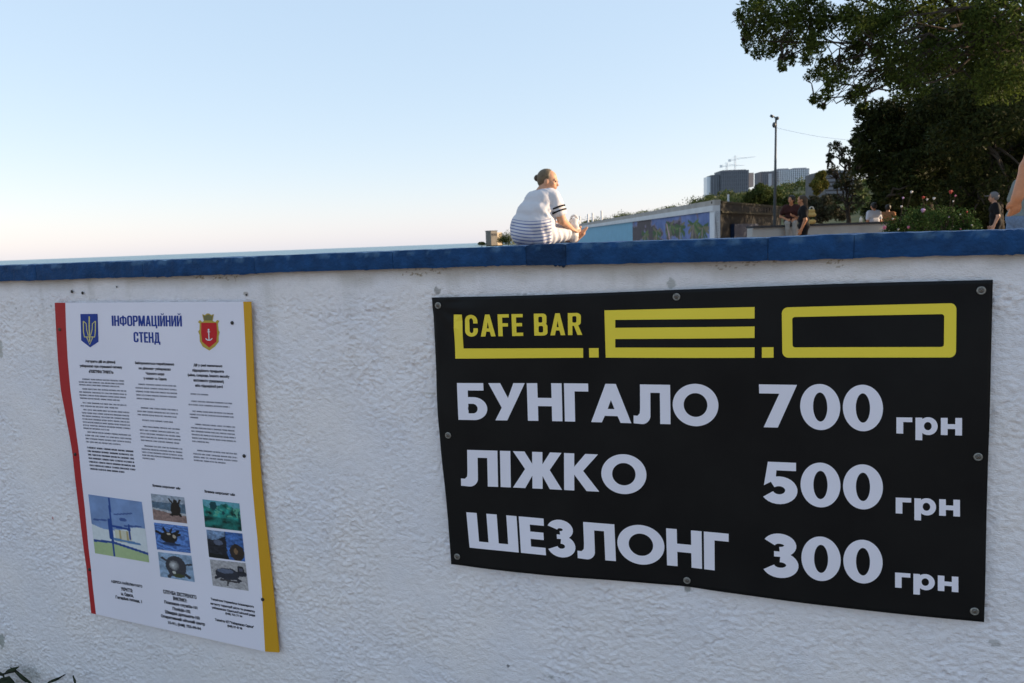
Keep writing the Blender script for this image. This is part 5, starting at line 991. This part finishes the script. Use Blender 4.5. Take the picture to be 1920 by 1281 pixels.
# things left on the low wall behind
p = at(1521, 422, 20.8); tb = thing('bag', 'tall yellow cloth bag standing on the low wall beside the person in black', 'bag', (p[0], p[1], zl)); m_yb = mat('yellow_canvas', (.50, .34, .12), .85, .2, .2, 15)
grow('bag_body', [('c', v3(-.07, 0, .06), v3(.07, 0, .06), .06, .06), ('c', v3(-.08, 0, .25), v3(.08, 0, .25), .055, .055), ('c', v3(-.05, 0, .36), v3(.05, 0, .36), .045, .045)], m_yb, tb, (p[0], p[1], zl), .012, k=.05)
for q in (-.02, .02): MB().tube([np.array([p[0]+.06*math.cos(a), p[1]+q, zl+.38+.09*math.sin(a)]) for a in np.linspace(0, math.pi, 9)], .010, 6).build('handle', mat('pale_strap', (.62, .58, .50), .8, .2), tb, True)
p = at(1614, 421, 21.2); cp = thing('bottle', 'small pale bottle standing on the low wall left of the person in white', 'bottle', (p[0], p[1], zl))
MB().tube([(p[0], p[1], zl), (p[0], p[1], zl+.10), (p[0], p[1], zl+.13), (p[0], p[1], zl+.16)], [.042, .042, .02, .02], 10).build('bottle_body', mat('pale_plastic', (.65, .60, .52), .35, .4), cp, True); MB().disc((p[0], p[1], zl+.161), (0, 0, 1), .022, .02, 10).build('cap', m_blk, cp, True)

# ------------------------------------------------------------------ dry weed at the foot of the wall
m_weed = mat('dark_dry_stem', (.022, .024, .018), .9, .1, .4, 60); m_wleaf = mat('dark_weed_leaf', (.030, .042, .024), .8, .2, .4, 50)
wp = lambda x, y, d=.05: wall_p(*wall_sz(x, y, d), d)
def weed(label, stems, blades, base):
    th = thing('weed', label, 'weed', tuple(base), 'dry weeds by the wall'); mb = MB()
    for pts, r_ in stems: mb.tube([wp(x, y, d) for x, y, d in pts], np.linspace(r_*1.5, r_*.8, len(pts)), 6)
    mb.build('stems', m_weed, th, True)
    for pts, wd in blades:
        P = np.array([wp(x, y, d) for x, y, d in pts]); n = len(P); V = []; d = np.gradient(P, axis=0); d /= np.linalg.norm(d, axis=1)[:, None]; sd_ = np.cross(d, N); sd_ /= np.linalg.norm(sd_, axis=1)[:, None]
        for i in range(n): wv = 1.9*wd*math.sin(math.pi*(.12+.83*i/(n-1))); V += [P[i]-sd_[i]*wv, P[i]+N*wv*.35, P[i]+sd_[i]*wv]
        mesh_obj('leaf', V, [[i*3+a, i*3+a+1, i*3+a+4, i*3+a+3] for i in range(n-1) for a in (0, 1)], m_wleaf, th, True)
weed('dark dry weed with a forked stem in the bottom left corner', [([(60, 1340, .06), (58, 1282, .05), (44, 1270, .05), (30, 1258, .05)], .004), ([(30, 1258, .05), (6, 1264, .06), (-20, 1272, .06)], .003), ([(20, 1330, .07), (26, 1290, .06), (18, 1276, .06), (-4, 1282, .06)], .003)],
     [([(8, 1264, .05), (16, 1259, .055), (26, 1255, .055), (36, 1250, .05)], .0045), ([(27, 1259, .05), (23, 1255, .055), (18, 1250, .05)], .003), ([(28, 1260, .05), (38, 1268, .06), (48, 1276, .06), (60, 1281, .05)], .006), ([(-10, 1288, .05), (4, 1276, .06), (18, 1272, .06), (28, 1280, .05)], .006), ([(-6, 1298, .06), (6, 1284, .07), (20, 1280, .07), (34, 1286, .06)], .008), ([(-14, 1268, .06), (-2, 1262, .06), (6, 1266, .06), (10, 1276, .06)], .005)], wp(60, 1345, .06))
weed('thin curled weed stem right of the forked weed at the wall foot', [([(86, 1340, .05), (84, 1290, .05), (92, 1279, .05), (106, 1274, .05), (122, 1265, .05)], .003), ([(146, 1340, .05), (142, 1285, .05), (137, 1267, .05)], .003)],
     [([(88, 1282, .05), (98, 1277, .055), (108, 1273, .05), (118, 1268, .05)], .003), ([(141, 1284, .05), (140, 1276, .055), (137, 1266, .05)], .004)], wp(90, 1345, .05))
